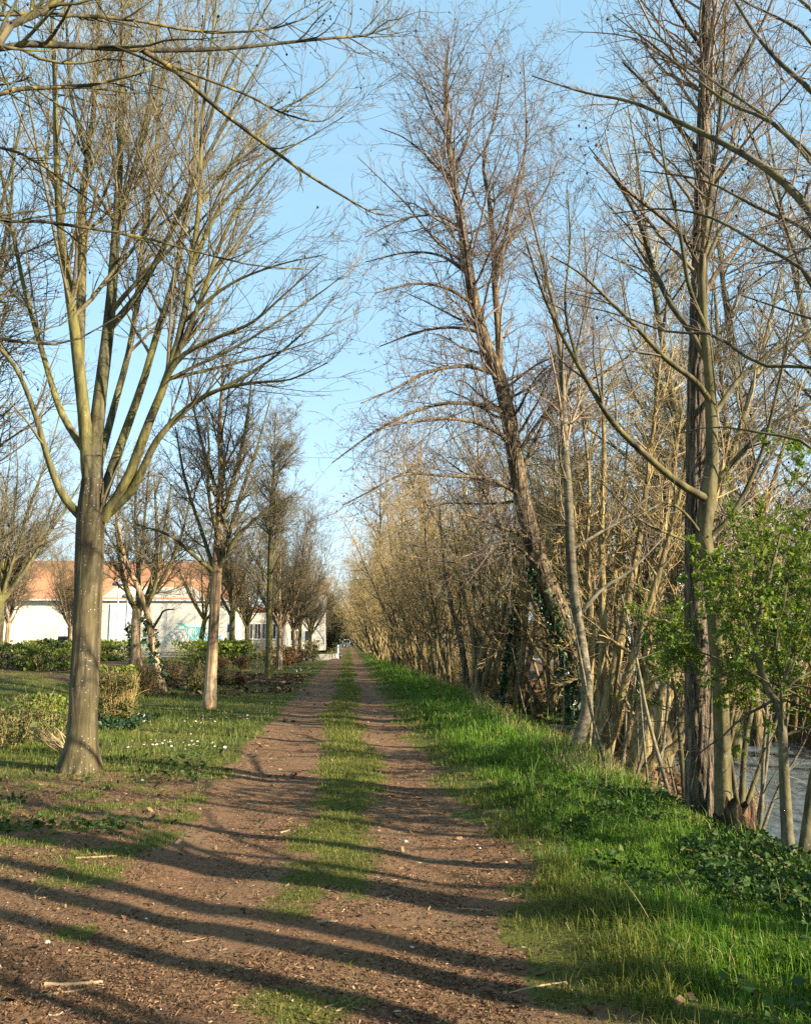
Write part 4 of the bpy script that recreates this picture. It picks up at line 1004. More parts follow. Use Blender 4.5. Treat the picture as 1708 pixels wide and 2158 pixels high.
for i, (x, Y, s) in enumerate([(4.9, 16.6, .95), (5.7, 18.6, 1.0), (6.4, 20.4, 1.0), (6.3, 15.6, .85), (7.2, 23.5, 1.05), (6.2, 26, 1.), (7.6, 20.6, .9), (5.2, 27.5, .95)]):
    put([cc, ca, cc, cb][i % 4], x, Y, s, i * 2.3 + .5, 'slim-stemmed tan coppice standing between the leaning alder and the stream', 'coppice between the alder and the stream')

# trees on the bank beside and behind the viewer, right of the frame (they cast the bands of shade on the path)
E_ = 'bare trees on the bank beside the viewer'
def proto_pole(label, seed, h, r, group):
    rng = np.random.default_rng(seed); P, R = free_trunk(h, r, rng, .012, 14, .15); P = np.cumsum(np.concatenate([P[:, :1], np.diff(P, axis=1) * np.array([.35, .35, 1])], 1), 1)
    return make_tree('alder_tree', label, 'tree', (0, 0, 0), [(P, R)], [], sc(FAR, f=.5), MAT['bark_alder'], MAT['bark_alder'], MAT['twig_alder'], .005, seed, group,
                     dict(dens=1.0, t0=.35, t1=.98, ang=52, sd=12, lf=.22, lmin=.6, lmax=2.6, rr=.4, S=7, up=.3, wand=.25), 0, limb_parts=False, sides=10)


pa = proto_pole('slender bare tree on the bank just right of the viewer', 111, 10, .12, E_); pb_ = proto_pole('slender bare tree on the bank just right of the viewer', 112, 11, .16, E_)
for i, (x, Y, s) in enumerate([(3.7, 2.3, 1.1), (3.9, 3.55, .8), (3.6, 4.75, .75), (4.6, 1.0, .9), (5.0, .1, .8), (4.3, -1.1, 1.1), (5.6, 2.9, .7), (5.3, -2.6, 1.0), (6.3, 3.9, .8), (6.2, .9, 1.0)]):
    put([pa, pb_][i % 2], x, Y, s, i * 1.3 + .4, 'slender bare tree on the bank just right of the viewer', E_)
# ================================================================== SHRUBS AND HEDGES
def shrub(name, label, cat, base, w, d, h, n, size, leaf, seed, stems=14, box=.5, stem_mat='twig_thicket', hollow=.55, top=0., group=None, stem_len=1., low=0.):
    """stems fanning from the foot, leaves filling an uneven clipped or rounded volume"""
    rng = np.random.default_rng(seed); root = empty(name, base); tag(root, label, cat, group)
    g = rng.normal(size=(n, 3)); g /= np.linalg.norm(g, axis=1, keepdims=True)
    g = np.sign(g) * np.abs(g) ** (1 - box * .75)
    g /= np.maximum(np.abs(g).max(1, keepdims=True) * box + np.linalg.norm(g, axis=1, keepdims=True) * (1 - box), 1e-6)
    r = hollow + (1 - hollow) * rng.random((n, 1)) ** .6
    bump = .78 + .44 * fbm(g[:, 0] * 2.3 + seed, g[:, 1] * 2.3 + g[:, 2] * 3.1 + seed, 3)
    P = g * r * bump[:, None] * np.array([w / 2, d / 2, h / 2]); P[:, 2] += h / 2
    P = P[P[:, 2] > h * low]
    V, F = leaf_cards(P, g[:len(P)] * .6 + np.array([0, 0, .3]), size, rng, .8)
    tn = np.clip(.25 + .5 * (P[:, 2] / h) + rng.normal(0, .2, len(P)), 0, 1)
    mb = MB()
    ns = stems
    az = rng.uniform(0, 2 * PI, ns); rad = rng.random(ns) ** .5
    b0 = np.stack([np.cos(az) * rad * w * .28, np.sin(az) * rad * d * .28, np.full(ns, -.05)], 1)
    e0 = np.stack([np.cos(az) * rad * w * .5, np.sin(az) * rad * d * .5, h * rng.uniform(.65, .98, ns) * stem_len], 1)
    tt = np.linspace(0, 1, 7)[None, :, None]
    Pm = b0[:, None] * (1 - tt) + e0[:, None] * tt + rng.normal(0, .03 * h, (ns, 7, 3)) * np.sin(tt * 2.6)
    Rm = np.repeat((.007 * (1 - .6 * np.linspace(0, 1, 7)))[None], ns, 0) * max(h, .7)
    mb.tubes(Pm, Rm, 4, 0, seed)
    P2, R2 = sprout(Pm, Rm, rng, 7 / max(h, .6), .15, 1., 40, 16, .4, .08, .4, .6, 4, .2, .4, .0025)
    mb.tubes(P2, R2, 3, 0, seed + 1)
    mb.build('stems', MAT[stem_mat], root)
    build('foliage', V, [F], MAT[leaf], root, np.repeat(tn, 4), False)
    return root


def gz(px, py, Y): return at(px, py, Y)[0]


shrub('shrub', 'small bush with fresh green leaves on top, left of the nearest tree trunk', 'shrub', base_of(gz(92, 1500, 14.6), 14.6), .95, .8, .78, 1500, .05, 'leaf_hedge', 201, 40, .25, low=.3)
shrub('shrub', 'loose twiggy green bush cut by the left border beside the small round bush', 'shrub', base_of(gz(10, 1500, 13.4), 13.4), .8, .7, .62, 700, .045, 'leaf_mixed', 202, 50, .2, low=.1)
shrub('shrub', 'upright clipped shrub with brown stems showing, right of the nearest tree trunk', 'shrub', base_of(gz(247, 1500, 17.6), 17.6), .82, .8, 1.0, 3400, .042, 'leaf_mixed', 203, 70, .7, low=.12, hollow=.3)
shrub('shrub', 'low box hedge with a bright green flat top behind the upright clipped shrub', 'hedge', base_of(gz(238, 1420, 25), 25), 1.5, 1.2, .75, 3000, .06, 'leaf_hedge', 204, 20, .85)
shrub('shrub', 'twiggy reddish bush at the foot of the forked tree', 'shrub', base_of(gz(300, 1430, 25.5), 25.5), 1.1, .9, .8, 900, .05, 'leaf_brown', 205, 60, .3, hollow=.2)
shrub('shrub', 'clipped rusty beech bush right of the stripped tree', 'shrub', base_of(gz(487, 1420, 32), 32), 1.25, 1.1, 1.0, 2600, .065, 'leaf_brown', 206, 40, .85)
shrub('shrub', 'dark loose bush just left of the stripped trunk', 'shrub', base_of(gz(425, 1440, 28), 28), 1.0, 1., 1.0, 1300, .07, 'leaf_mixed', 207, 50, .4, low=.0)
shrub('shrub', 'tall thin brown bush right behind the ivy-flaked leaning tree', 'shrub', base_of(gz(362, 1440, 29), 29), .8, .8, .95, 500, .06, 'leaf_brown', 208, 50, .4, hollow=.1)
shrub('shrub', 'small bush on pale bare stems between the rusty bush and the third tree', 'shrub', base_of(gz(543, 1410, 42), 42), 1.1, .9, 1.1, 1000, .075, 'leaf_mixed', 209, 22, .4, low=.45, stem_mat='twig_pale')
hd = [('long trimmed hedge in front of the white wall, nearest row', gz(330, 1400, 41), 41, 8.5, 1.2, .7), ('long trimmed hedge in front of the white wall, middle row', gz(330, 1370, 50), 50, 9.5, 1.2, .85),
      ('long trimmed hedge along the foot of the white wall, last row', gz(330, 1360, 62), 62, 12, 1.2, .8)]
for k, (lab, x, Y, w, d, h) in enumerate(hd):
    shrub('hedge', lab, 'hedge', base_of(x, Y), w, d, h, 7000, .11, 'leaf_hedge', 220 + k, 60, .95, hollow=.75)
for k, (lab, px, Y, w, h, lf) in enumerate([
        ('low clipped green hedge cut by the left border on the shaded lawn', 20, 30.5, 2.2, .85, 'leaf_hedge'),
        ('low clipped hedge with golden sunlit leaves, left of the nearest trunk', 105, 30, 1.9, .75, 'leaf_hedge'),
        ('low dark clipped hedge behind the golden sunlit one', 75, 33, 2.2, .7, 'leaf_evergreen'),
        ('rounded brownish hedge mound left of the notice board', 60, 40, 2.6, .75, 'leaf_mixed'),
        ('rounded green hedge mound in front of the notice board', 150, 39, 2.8, .8, 'leaf_hedge'),
        ('low reddish mound of clipped shrub below the small pale trees', 105, 46, 2.8, .7, 'leaf_brown'),
        ('flat green hedge near the white wall at the left border', 30, 58, 6., .9, 'leaf_hedge'),
        ('dark green hedge mound near the wall left of the notice board', 150, 58, 5., .9, 'leaf_evergreen')]):
    shrub('hedge', lab, 'hedge', base_of(gz(px, 1400, Y), Y), w, 1.2, h, 2200 if Y < 50 else 3000, .075 if Y < 50 else .12, lf, 240 + k, 14, .75, hollow=.7)
for k, (lab, x, Y, w, h, n, lf, sz) in enumerate([
        ('dark evergreen bush at the far end of the path', -3.6, 118, 5.5, 6.5, 4200, 'leaf_evergreen', .32),
        ('brown clipped shrub by the distant avenue trees', gz(620, 1385, 60), 60, 1.6, 1.3, 900, 'leaf_brown', .1),
        ('yellowish bush beside the last visible avenue trunks', gz(655, 1385, 66), 66, 1.3, 1.7, 900, 'leaf_mixed', .1),
        ('dark brown clipped hedge between the third and fourth avenue trees', gz(590, 1385, 55), 55, 2.2, 1.3, 1500, 'leaf_brown', .1),
        ('overgrown green bush under the tree tunnel on the right at the far end', 4.2, 95, 3.5, 4.0, 3000, 'leaf_mixed', .25),
        ('dark ivy-covered bush in the row right of the far path', 4.4, 76, 2.0, 4.5, 2200, 'leaf_ivy', .2)]):
    shrub('shrub', lab, 'shrub', base_of(x, Y), w, w * .8, h, n, sz, lf, 260 + k, 20, .3, hollow=.4)
# brown brush filling the foot of the right bank row
bru = shrub('brush', 'tangle of thin brown twigs at the foot of the right bank row', 'brush', (0, 0, 0), 2.2, 2.0, 1.9, 260, .05, 'leaf_brown', 280, 130, .2, hollow=.1, group='brush along the right bank')
first = True
for Y in np.r_[np.arange(13.5, 26, 2.1), np.arange(26, 60, 1.9), np.arange(60, 120, 3.2)]:
    x = float(bank_edge(Y)) + (1.3 if Y > 26 else 2.9) + rg.uniform(-.1, .7); s = rg.uniform(.6, 1.1) * (1. if Y > 26 else .62); l = base_of(x, Y); rz = rg.uniform(0, 6.28)
    if 20 < Y < 27: continue
    if first: bru.location = tuple(l); bru.rotation_euler = (0, 0, rz); bru.scale = (s,) * 3; first = False
    else: copy_tree(bru, l, rz, s, bru['label'], bru['group'])
for i, (x, Y) in enumerate([(14.5, 23), (11.5, 26), (14, 27), (16, 19), (9.8, 31), (17.5, 24)]):
    copy_tree(bru, base_of(x, Y), i * 1.1, 1.25, 'tangle of brown twigs on the far bank of the stream', 'brush across the stream')

for k, (lab, x, Y, w, h, lf) in enumerate([('dim brown tree mass left of the vanishing point of the path', -5.2, 205, 7, 13, 'leaf_mixed'), ('dim brown tree mass right of the vanishing point of the path', 4.2, 200, 6, 12, 'leaf_brown'), ('dim tree mass straight behind the end of the path', -.5, 225, 7, 10, 'leaf_evergreen')]):
    shrub('bush', lab, 'bush', base_of(x, Y), w, w * .6, h, 3000, .4, lf, 290 + k, 30, .3, hollow=.4)
rt = np.random.default_rng(6); nT = 26000; tx_ = rt.uniform(-150, 190, nT); ty_ = rt.normal(255, 6, nT); th_ = 5 + 11 * fbm(tx_ * .06, 0 * tx_ + 3, 4); tz_ = rt.random(nT) ** .8 * th_
V, F = leaf_cards(np.stack([tx_, ty_, tz_], -1), rt.normal(size=(nT, 3)), .9, rt)
tag(build('distant_treeline', V, [F], MAT['leaf_brown'], None, np.repeat(rt.random(nT) * .6, 4), False), 'hazy brown line of distant bare trees along the horizon', None, None, 'stuff')
for i, (x, Y, sc_) in enumerate([(4.1, 2.6, .62), (4.3, 3.7, .6), (4.4, 4.7, .55), (4.2, 1.5, .7), (4.5, .6, .7)]):  # out-of-frame brush copies, added only to throw shade on the near right verge
    copy_tree(bru, base_of(x, Y), i * 1.7, sc_, 'unseen tangle of brown twigs added right of the viewer to shade the verge', 'unseen brush added to shade the verge')
# rotten stump by the two big trunks
def rotten(label, base, w, h, seed, tilt=0.):
    rng = np.random.default_rng(seed); k = 18; a = np.arange(k) * 2 * PI / k
    rr = w / 2 * (1 + .25 * (rng.random(k) - .5)); rows = []
    for j, z in enumerate(np.linspace(-.3, 1, 7)):
        q = rr * (1 + .14 * (rng.random(k) - .5)); top = h * (1 + .0 * z)
        zz = z * h * (1 + (.55 * (rng.random(k) - .6) if j == 6 else 0))
        rows.append(np.stack([q * np.cos(a) + tilt * z, q * .8 * np.sin(a), np.broadcast_to(zz, (k,))], -1))
    rows.append(np.stack([rr * .7 * np.cos(a) + tilt, rr * .55 * np.sin(a), h * (.85 + .2 * rng.random(k))], -1))
    rows.append(np.stack([rr * .5 * np.cos(a) + tilt, rr * .4 * np.sin(a), h * (.45 + .1 * rng.random(k))], -1))
    V = np.concatenate(rows); n = len(rows); F = []
    for j in range(n - 1):
        for i in range(k): F.append([j * k + i, j * k + (i + 1) % k, (j + 1) * k + (i + 1) % k, (j + 1) * k + i])
    o = build('stump', V, [np.array(F), np.array([[(n - 1) * k + i for i in range(k)]])], MAT['rot'], None, None, False)
    o.location = tuple(base); tag(o, label, 'stump'); return o


pb = at(1562, 1790, 6.9); rotten('crumbling dark tree stump beside the two big trunks at the water edge', (pb[0], 6.9, float(H(pb[0], 6.9)) - .02), .24, .3, 3)
pb = at(1526, 1765, 7.0); rotten('low orange-brown broken stump piece left of the crumbling stump', (pb[0], 7.0, float(H(pb[0], 7.0)) - .02), .16, .17, 4)
# fallen pale log on the sunny patch
lg = MB(); p0 = base_of(4.95, 21.2, .06); p1 = base_of(6.3, 20.4, .08)
lg.tubes(np.linspace(p0, p1, 8)[None] + RNG.normal(0, .012, (1, 8, 3)), np.linspace(.07, .045, 8)[None], 9, .1, 3)
tag(lg.build('fallen_log', MAT['twig_pale'], None), 'pale fallen log on the sunny grass patch behind the ivy clump', 'log')

# ================================================================== HALL AND CAR PARK
hall = empty('hall', (-20, 76, .65)); tag(hall, 'long white hall with an orange tiled mansard roof behind the car park', 'building')
GX0, GX1, GY, GZ = -62., -10.6, 75., .6
bx0, bx1 = gz(204, 1300, GY), gz(443, 1300, GY)         # the middle bay that stands up into the roof
hx = np.array([-20, 76, .65])
w = MB()
we = 4.9
w.box(((GX0 + GX1) / 2, GY + 7, GZ + we / 2), (GX1 - GX0, 14, we)); w.build('wall', MAT['render_white'], hall, False, hx)
bay = MB(); c = .95
bay.prism([(bx0, GY - .25, GZ), (bx1, GY - .25, GZ), (bx1, GY - .25, GZ + 4.35), (bx1 - 1.5, GY - .25, GZ + 5.55), (bx0 + 1.5, GY - .25, GZ + 5.55), (bx0, GY - .25, GZ + 4.35)], (0, .5, 0))
bay.build('gable_bay', MAT['render_white'], hall, False, hx)
r_ = MB()
r_.prism([(GX0 - .3, GY - .35, GZ + 4.45), (GX0 - .3, GY + .5, GZ + 6.3), (GX0 - .3, GY + 13.5, GZ + 6.3), (GX0 - .3, GY + 14.4, GZ + 4.45)], (GX1 - GX0 + .6, 0, 0))
# upper, recessed slope
rf = r_.build('roof', MAT['roof_light'], hall, False, hx)
u_ = MB(); u_.prism([(GX0, GY + .9, GZ + 6.29), (GX0, GY + 2.2, GZ + 8.0), (GX0, GY + 11.5, GZ + 8.0), (GX0, GY + 12.8, GZ + 6.29)], (GX1 - GX0, 0, 0)); u_.build('upper_roof', MAT['roof'], rf, False, hx)
g_ = MB(); g_.box(((GX0 + GX1) / 2, GY - .4, GZ + 4.42), (GX1 - GX0 + .6, .16, .12)); g_.build('gutter', MAT['panel_grey'], hall, False, hx)
for xx in np.linspace(bx0 + 1.2, bx1 - 1.2, 4):
    s_ = MB(); s_.box((xx, GY - .262, GZ + 2.5), (.05, .02, 4.2)); s_.build('panel_joint', MAT['panel_grey'], hall, False, hx)
dr = MB(); dr.box((gz(258, 1300, GY), GY - .3, GZ + 2.1), (1.9, .1, 4.0)); dr.build('service_door', MAT['panel_grey'], hall, False, hx)
# sprayed scribbles (illegible loops) on the bay wall
gr = np.random.default_rng(4)
for nm, mt, x0, x1, z0, z1, n, r in [('graffiti', 'teal', 400, 442, 1.0, 2.2, 9, .035), ('graffiti', 'spray_blue', 432, 462, .6, 1.5, 6, .06), ('graffiti', 'spray_grey', 355, 395, .9, 1.8, 8, .03), ('graffiti', 'teal', 375, 395, 1.9, 2.5, 3, .03)]:
    s_ = MB()
    for k in range(n):
        u = np.linspace(0, 1, 14); a0, a1, b0 = gr.uniform(0, 6, 3)
        X = gz(x0 + (x1 - x0) * (k + .5) / n, 1300, GY) + .32 * np.sin(u * 7 + a0); Z = GZ + z0 + (z1 - z0) * (.5 + .48 * np.sin(u * 5 + a1))
        P = np.stack([X, np.full(14, GY - (.262 if X.max() < bx1 else .012)), Z], -1)
        for j in range(13):
            a, b = P[j], P[j + 1]; d = b - a; nrm = np.array([-d[2], 0, d[0]]); nrm = nrm / (np.linalg.norm(nrm) + 1e-6) * r
            off = np.array([0, -.0005 * (j + 14 * k), 0])
            s_.add([a + nrm + off, a - nrm + off, b - nrm + off, b + nrm + off], [[0, 1, 2, 3]])
    s_.build(nm, MAT[mt], hall, False, hx)

low = empty('school_building', (-8, 92, .5)); tag(low, 'low pale building with a band of windows seen between the avenue trunks', 'building'); lx = np.array([-8, 92, .5])
ax0, ax1, AY = gz(455, 1300, 90), gz(600, 1300, 90), 90.
b_ = MB(); b_.box(((ax0 + ax1) / 2, AY + 5, .5 + 2.1), (ax1 - ax0, 10, 4.2)); b_.build('wall', MAT['render_pale'], low, False, lx)
rr_ = MB(); rr_.box(((ax0 + ax1) / 2, AY + 5, .5 + 4.35), (ax1 - ax0 + .6, 10.6, .3)); rr_.build('roof', MAT['roof'], low, False, lx)
nw = 9
for k in range(nw):
    xx = ax0 + (k + .5) * (ax1 - ax0) / nw; ww = (ax1 - ax0) / nw * .86
    f = MB(); f.box((xx, AY - .03, 2.55), (ww, .1, 1.75)); fo = f.build('window', MAT['frame'], low, False, lx)
    for q in (-1, 1):
        g = MB(); g.box((xx + q * ww * .235, AY - .085, 2.55), (ww * .4, .02, 1.5)); g.build('pane', MAT['glass'], fo, False, lx)
tall = empty('far_house', (-4, 118, .4)); tag(tall, 'pale house wall at the far end behind the last avenue trees', 'building'); tx = np.array([-4, 118, .4])
cx0, cx1, CY = gz(600, 1300, 108), gz(684, 1300, 108), 108.
b_ = MB(); b_.box(((cx0 + cx1) / 2, CY + 4, .4 + 3.6), (cx1 - cx0, 8, 7.2)); b_.build('wall', MAT['render_pale'], tall, False, tx)
r2_ = MB(); r2_.prism([(cx0 - .3, CY - .4, 7.55), (cx0 - .3, CY + 4, 9.4), (cx0 - .3, CY + 8.4, 7.55)], (cx1 - cx0 + .6, 0, 0)); r2_.build('roof', MAT['roof'], tall, False, tx)
for k, (fx, zz) in enumerate([(.25, 2.2), (.6, 2.2), (.25, 5.0), (.6, 5.0)]):
    f = MB(); f.box((cx0 + (cx1 - cx0) * fx, CY - .03, zz), (1.1, .1, 1.4)); fo = f.build('window', MAT['frame'], tall, False, tx)
    g = MB(); g.box((cx0 + (cx1 - cx0) * fx, CY - .085, zz), (.9, .02, 1.2)); g.build('pane', MAT['glass'], fo, False, tx)

wh = empty('white_house', (19, 46, 0)); tag(wh, 'white house glimpsed through the stems behind the stream', 'building'); qx = np.array([19, 46, 0])
b_ = MB(); b_.box((21.0, 52, 3.0), (10.5, 8, 6.2)); b_.build('wall', MAT['white'], wh, False, qx)
r2_ = MB(); r2_.prism([(15.4, 47.6, 6.05), (15.4, 52, 7.4), (15.4, 56.4, 6.05)], (11.2, 0, 0)); r2_.build('roof', MAT['panel_grey'], wh, False, qx)
for xx in (17.6, 20.6, 24.):
    f = MB(); f.box((xx, 47.97, 3.9), (1.3, .12, 1.4)); fo = f.build('window', MAT['frame'], wh, False, qx)
    g = MB(); g.box((xx, 47.9, 3.9), (1.05, .04, 1.15)); g.build('pane', MAT['glass'], fo, False, qx)


def lathe(prof, k=16):
    prof = np.asarray(prof, float); a = np.arange(k) * 2 * PI / k
    V = np.stack([prof[:, 0:1] * np.cos(a), prof[:, 0:1] * np.sin(a), np.repeat(prof[:, 1:2], k, 1)], -1).reshape(-1, 3)
    i = (np.arange(len(prof) - 1) * k)[:, None]; j = np.arange(k)[None]; j2 = (j + 1) % k
    return V, np.stack([i + j, i + j2, i + k + j2, i + k + j], -1).reshape(-1, 4)


def street_lamp(label, x, Y, h):
    o = empty('street_lamp', base_of(x, Y)); tag(o, label, 'street lamp', 'car park lamps')
    V, F = lathe([(.001, 0), (.085, 0), (.085, .9), (.055, 1.0), (.05, h), (.001, h)]); build('pole', V, [F], MAT['pole'], o)
    V, F = lathe([(.001, h - .02), (.1, h), (.36, h + .02), (.4, h + .09), (.34, h + .2), (.18, h + .3), (.001, h + .33)], 20); build('lamp_head', V, [F], MAT['lamp'], o)
    return o


street_lamp('street lamp with a flat mushroom head in the car park, nearest of three', gz(243.5, 1380, 52), 52, 4.15)
street_lamp('street lamp in the car park just right of the nearest lamp, before the white wall', gz(263, 1370, 64), 64, 4.0)
street_lamp('street lamp right behind the forked tree before the white wall', gz(269, 1365, 72), 72, 4.0)

nb = empty('notice_board', base_of(gz(208, 1340, 68), 68)); tag(nb, 'grey metal notice board on two posts in front of the hall wall', 'notice board'); nb_ = np.array(nb.location)
x_ = gz(138, 1340, 68); nb.location = tuple(base_of(x_, 68)); nb_ = np.array([0, 0, 0])
for q in (-.55, .55):
    p = MB(); p.box((q, 0, 1.1), (.07, .07, 2.2)); p.build('post', MAT['pole'], nb, False)
p = MB(); p.box((0, -.05, 1.55), (1.2, .06, 1.3)); pf = p.build('board', MAT['frame'], nb, False)
p = MB(); p.box((0, -.09, 1.75), (1.02, .02, .75)); p.build('poster', MAT['panel_grey'], pf, False)
p = MB(); p.box((0, -.09, 1.1), (1.02, .02, .3)); p.build('plate', MAT['black'], pf, False)

ps = empty('parking_sign', base_of(gz(487, 1332, 70), 70)); tag(ps, 'blue parking sign with a white P behind the stripped tree', 'sign')
p = MB(); p.box((0, .04, 1.1), (.06, .06, 2.2)); p.build('post', MAT['pole'], ps, False)
p = MB(); p.box((0, 0, 1.9), (.6, .03, .6)); pf = p.build('plate', MAT['blue'], ps, False)
u = np.linspace(PI / 2, -PI / 2, 9); ro = np.stack([.02 + .15 * np.cos(u), np.full(9, -.019), 1.9 + .07 + .13 * np.sin(u)], -1); ri = np.stack([.02 + .07 * np.cos(u), np.full(9, -.019), 1.9 + .07 + .06 * np.sin(u)], -1)
p = MB(); p.box((-.095, -.018, 1.9), (.08, .01, .4))
p.add(np.concatenate([ro, ri]), [[i, 9 + i, 10 + i, i + 1] for i in range(8)])
p.add([(-.055, -.019, 2.1), (-.055, -.019, 2.03), (.02, -.019, 2.03), (.02, -.019, 2.1)], [[0, 1, 2, 3]]); p.add([(-.055, -.019, 1.91), (-.055, -.019, 1.84), (.02, -.019, 1.84), (.02, -.019, 1.91)], [[0, 1, 2, 3]])
p.build('letter', MAT['white'], pf, False)

# barrier, kerb wall and van at the far end of the path
for lab, px, Y, h in [('white post at the far left edge of the path, left of its twin', 712, 78, 1.25), ('white post at the far left edge of the path, right of its twin', 718, 79, 1.3)]:
    o = empty('bollard', base_of(gz(px, 1350, Y), Y)); tag(o, lab, 'post')
    V, F = lathe([(.001, -.1), (.075, -.1), (.075, h - .05), (.04, h), (.001, h)], 12); build('post', V, [F], MAT['white'], o)
    V, F = lathe([(.078, h * .55), (.08, h * .55), (.08, h * .62), (.078, h * .62)], 12); build('band', V, [F], MAT['panel_grey'], o)
kw = MB(); xk = gz(693, 1365, 72); kw.box((xk - 3.4, 72, .22), (6.8, .3, .55)); kw.box((xk + .35, 76, .25), (.25, 8.2, .4), -.09)
tag(kw.build('low_wall', MAT['concrete'], None, False), 'low grey concrete wall along the bend at the far left of the path', 'wall')
van = empty('parked_van', (-.6, 205, 0)); tag(van, 'small white van parked at the far end of the path', 'van')
p = MB(); p.prism([(-.95, 0, .35), (-.95, 0, 1.1), (-.8, 0, 1.9), (.8, 0, 1.9), (.95, 0, 1.1), (.95, 0, .35)], (0, 4, 0)); p.build('body', MAT['white'], van, False)
p = MB(); p.prism([(-.78, -.02, 1.15), (-.68, -.02, 1.75), (.68, -.02, 1.75), (.78, -.02, 1.15)], (0, .03, 0)); p.build('rear_window', MAT['glass'], van, False)
for q in (-.75, .75):
    for yy in (.8, 3.1):
        V, F = lathe([(.001, -.1), (.33, -.1), (.33, .1), (.001, .1)], 18); Vw = np.stack([V[:, 2] + q, V[:, 0] + yy, V[:, 1] + .33], -1); build('wheel', Vw, [F], MAT['black'], van)

# ================================================================== GRASS AND GROUND COVER
def blades(name, label, X, Y, h, wd, mat, seed, lean=.45, tint=None, seg=2, dz=0.):
    rng = np.random.default_rng(seed); n = len(X); Z = H(X, Y) + dz - .004
    az = rng.uniform(0, 2 * PI, n); la = rng.uniform(0, 2 * PI, n); ln = np.abs(rng.normal(0, lean, n)) + .08
    u = np.stack([np.cos(az), np.sin(az), np.zeros(n)], -1) * (wd / 2)[:, None]
    L = np.stack([np.cos(la), np.sin(la), np.zeros(n)], -1) * (ln * h)[:, None]
    b = np.stack([X, Y, Z], -1); m = b + L * .3; m[:, 2] += h * .62; t = b + L; t[:, 2] += h * np.clip(1.05 - .45 * ln, .35, 1)
    V = np.stack([b - u, b + u, m + u * .75, m - u * .75, t], 1).reshape(-1, 3); o = (np.arange(n) * 5)[:, None]
    ob = build(name, V, [o + np.array([[0, 1, 2, 3]]), o + np.array([[3, 2, 4]])], MAT[mat], None, np.repeat(tint if tint is not None else np.clip(rng.normal(.5, .22, n), 0, 1), 5), False)
    return tag(ob, label, None, None, 'stuff')


def scatter(n, x0, x1, y0, y1, prob, seed, fall=1.9):
    """random ground points, denser near the viewer, kept with probability prob(x, y)"""
    rng = np.random.default_rng(seed); k = 1 - fall
    u = rng.random(n); Y = (y0 ** k + u * (y1 ** k - y0 ** k)) ** (1 / k)
    X = rng.uniform(x0, x1, n) if not callable(x0) else x0(Y) + rng.random(n) * (x1(Y) - x0(Y))
    keep = rng.random(n) < prob(X, Y)
    return X[keep], Y[keep], rng


far = lambda Y: np.clip(Y / 7., .75, 5) ** .85
# verge
X, Y, g = scatter(330000, lambda Y: path_r(Y) - .25, lambda Y: bank_edge(Y) + .8, 2.6, 90,
                  lambda X, Y: np.clip((1 - masks(X, Y)[0] * 1.1), 0, 1) * (.6 + .4 * sm(X, 1., 1.6)) * (1 - .8 * sm(X, bank_edge(Y) + .1, bank_edge(Y) + .8)) * (.15 + .85 * sm(fbm(X * 2.1, Y * 2.1, 3), .4, .56)), 301)
tall_ = sm(X, 1.1, 1.9); cl = fbm(X * 2.2 + 9, Y * 2.2, 3)
h = (.035 + .07 * tall_ * (.35 + 1.2 * sm(cl, .4, .68))) * np.exp(g.normal(0, .28, len(X)))
tn = np.clip(.15 + .45 * tall_ + .35 * (fbm(X * .9, Y * .9 + 30, 3) - .5) + g.normal(0, .16, len(X)), 0, 1)
dry = g.random(len(X)) < .04 + .3 * sm(X, bank_edge(Y) - .25, bank_edge(Y) + .2); tn = np.where(dry, 1., np.minimum(tn, .9))
sel = (X < 1.75) & (g.random(len(X)) < .75 * sm(X, 1.8, 1.1))
blades('verge_grass', 'lush green grass on the verge right of the path', X[~sel], Y[~sel], (h * np.clip(far(Y), .8, 1.6))[~sel], (.0045 * far(Y) * (1 + .4 * tall_))[~sel], 'grass_verge', 302, .55, tn[~sel])
blades('edge_grass', 'short yellowish grass along the right edge of the path', X[sel], Y[sel], h[sel] * 1.3 * np.exp(g.normal(0, .3, sel.sum())), (.0045 * far(Y))[sel], 'grass_short', 303, .7)
# middle strip
X, Y, g = scatter(210000, lambda Y: -.85 + 0 * Y, lambda Y: .65 + 0 * Y, 2.6, 95, lambda X, Y: np.clip(1 - masks(X, Y)[0] * 1.25, 0, 1) ** 1.3, 311)
blades('strip_grass', 'short mossy grass on the middle strip of the path', X, Y, .028 * np.exp(g.normal(0, .35, len(X))) * np.clip(far(Y), .8, 1.8), .004 * far(Y), 'grass_short', 312, .8)
# lawn at the left
X, Y, g = scatter(330000, lambda Y: -3 - .62 * Y, lambda Y: path_l(Y) + .15, 3.2, 75,
                  lambda X, Y: np.clip(1 - masks(X, Y)[0] * 1.15, 0, 1) * (1 - .85 * masks(X, Y)[2]) * (.35 + .65 * sm(fbm(X * 1.3, Y * 1.3 + 7, 3), .3, .6)), 321, 1.7)
lu = masks(X, Y)[1]
h = (.025 + .05 * lu) * np.exp(g.normal(0, .35, len(X))) * np.clip(far(Y), .8, 1.6)
sel = g.random(len(X)) < lu * 1.4
blades('lawn_grass', 'green grass under the avenue trees left of the path', X[sel], Y[sel], h[sel], (.005 * far(Y))[sel], 'grass_lawn', 322, .6)
blades('thin_lawn_grass', 'thin yellowish grass on the worn ground left of the path', X[~sel], Y[~sel], h[~sel] * .8, (.0045 * far(Y))[~sel], 'grass_short', 323, .7)
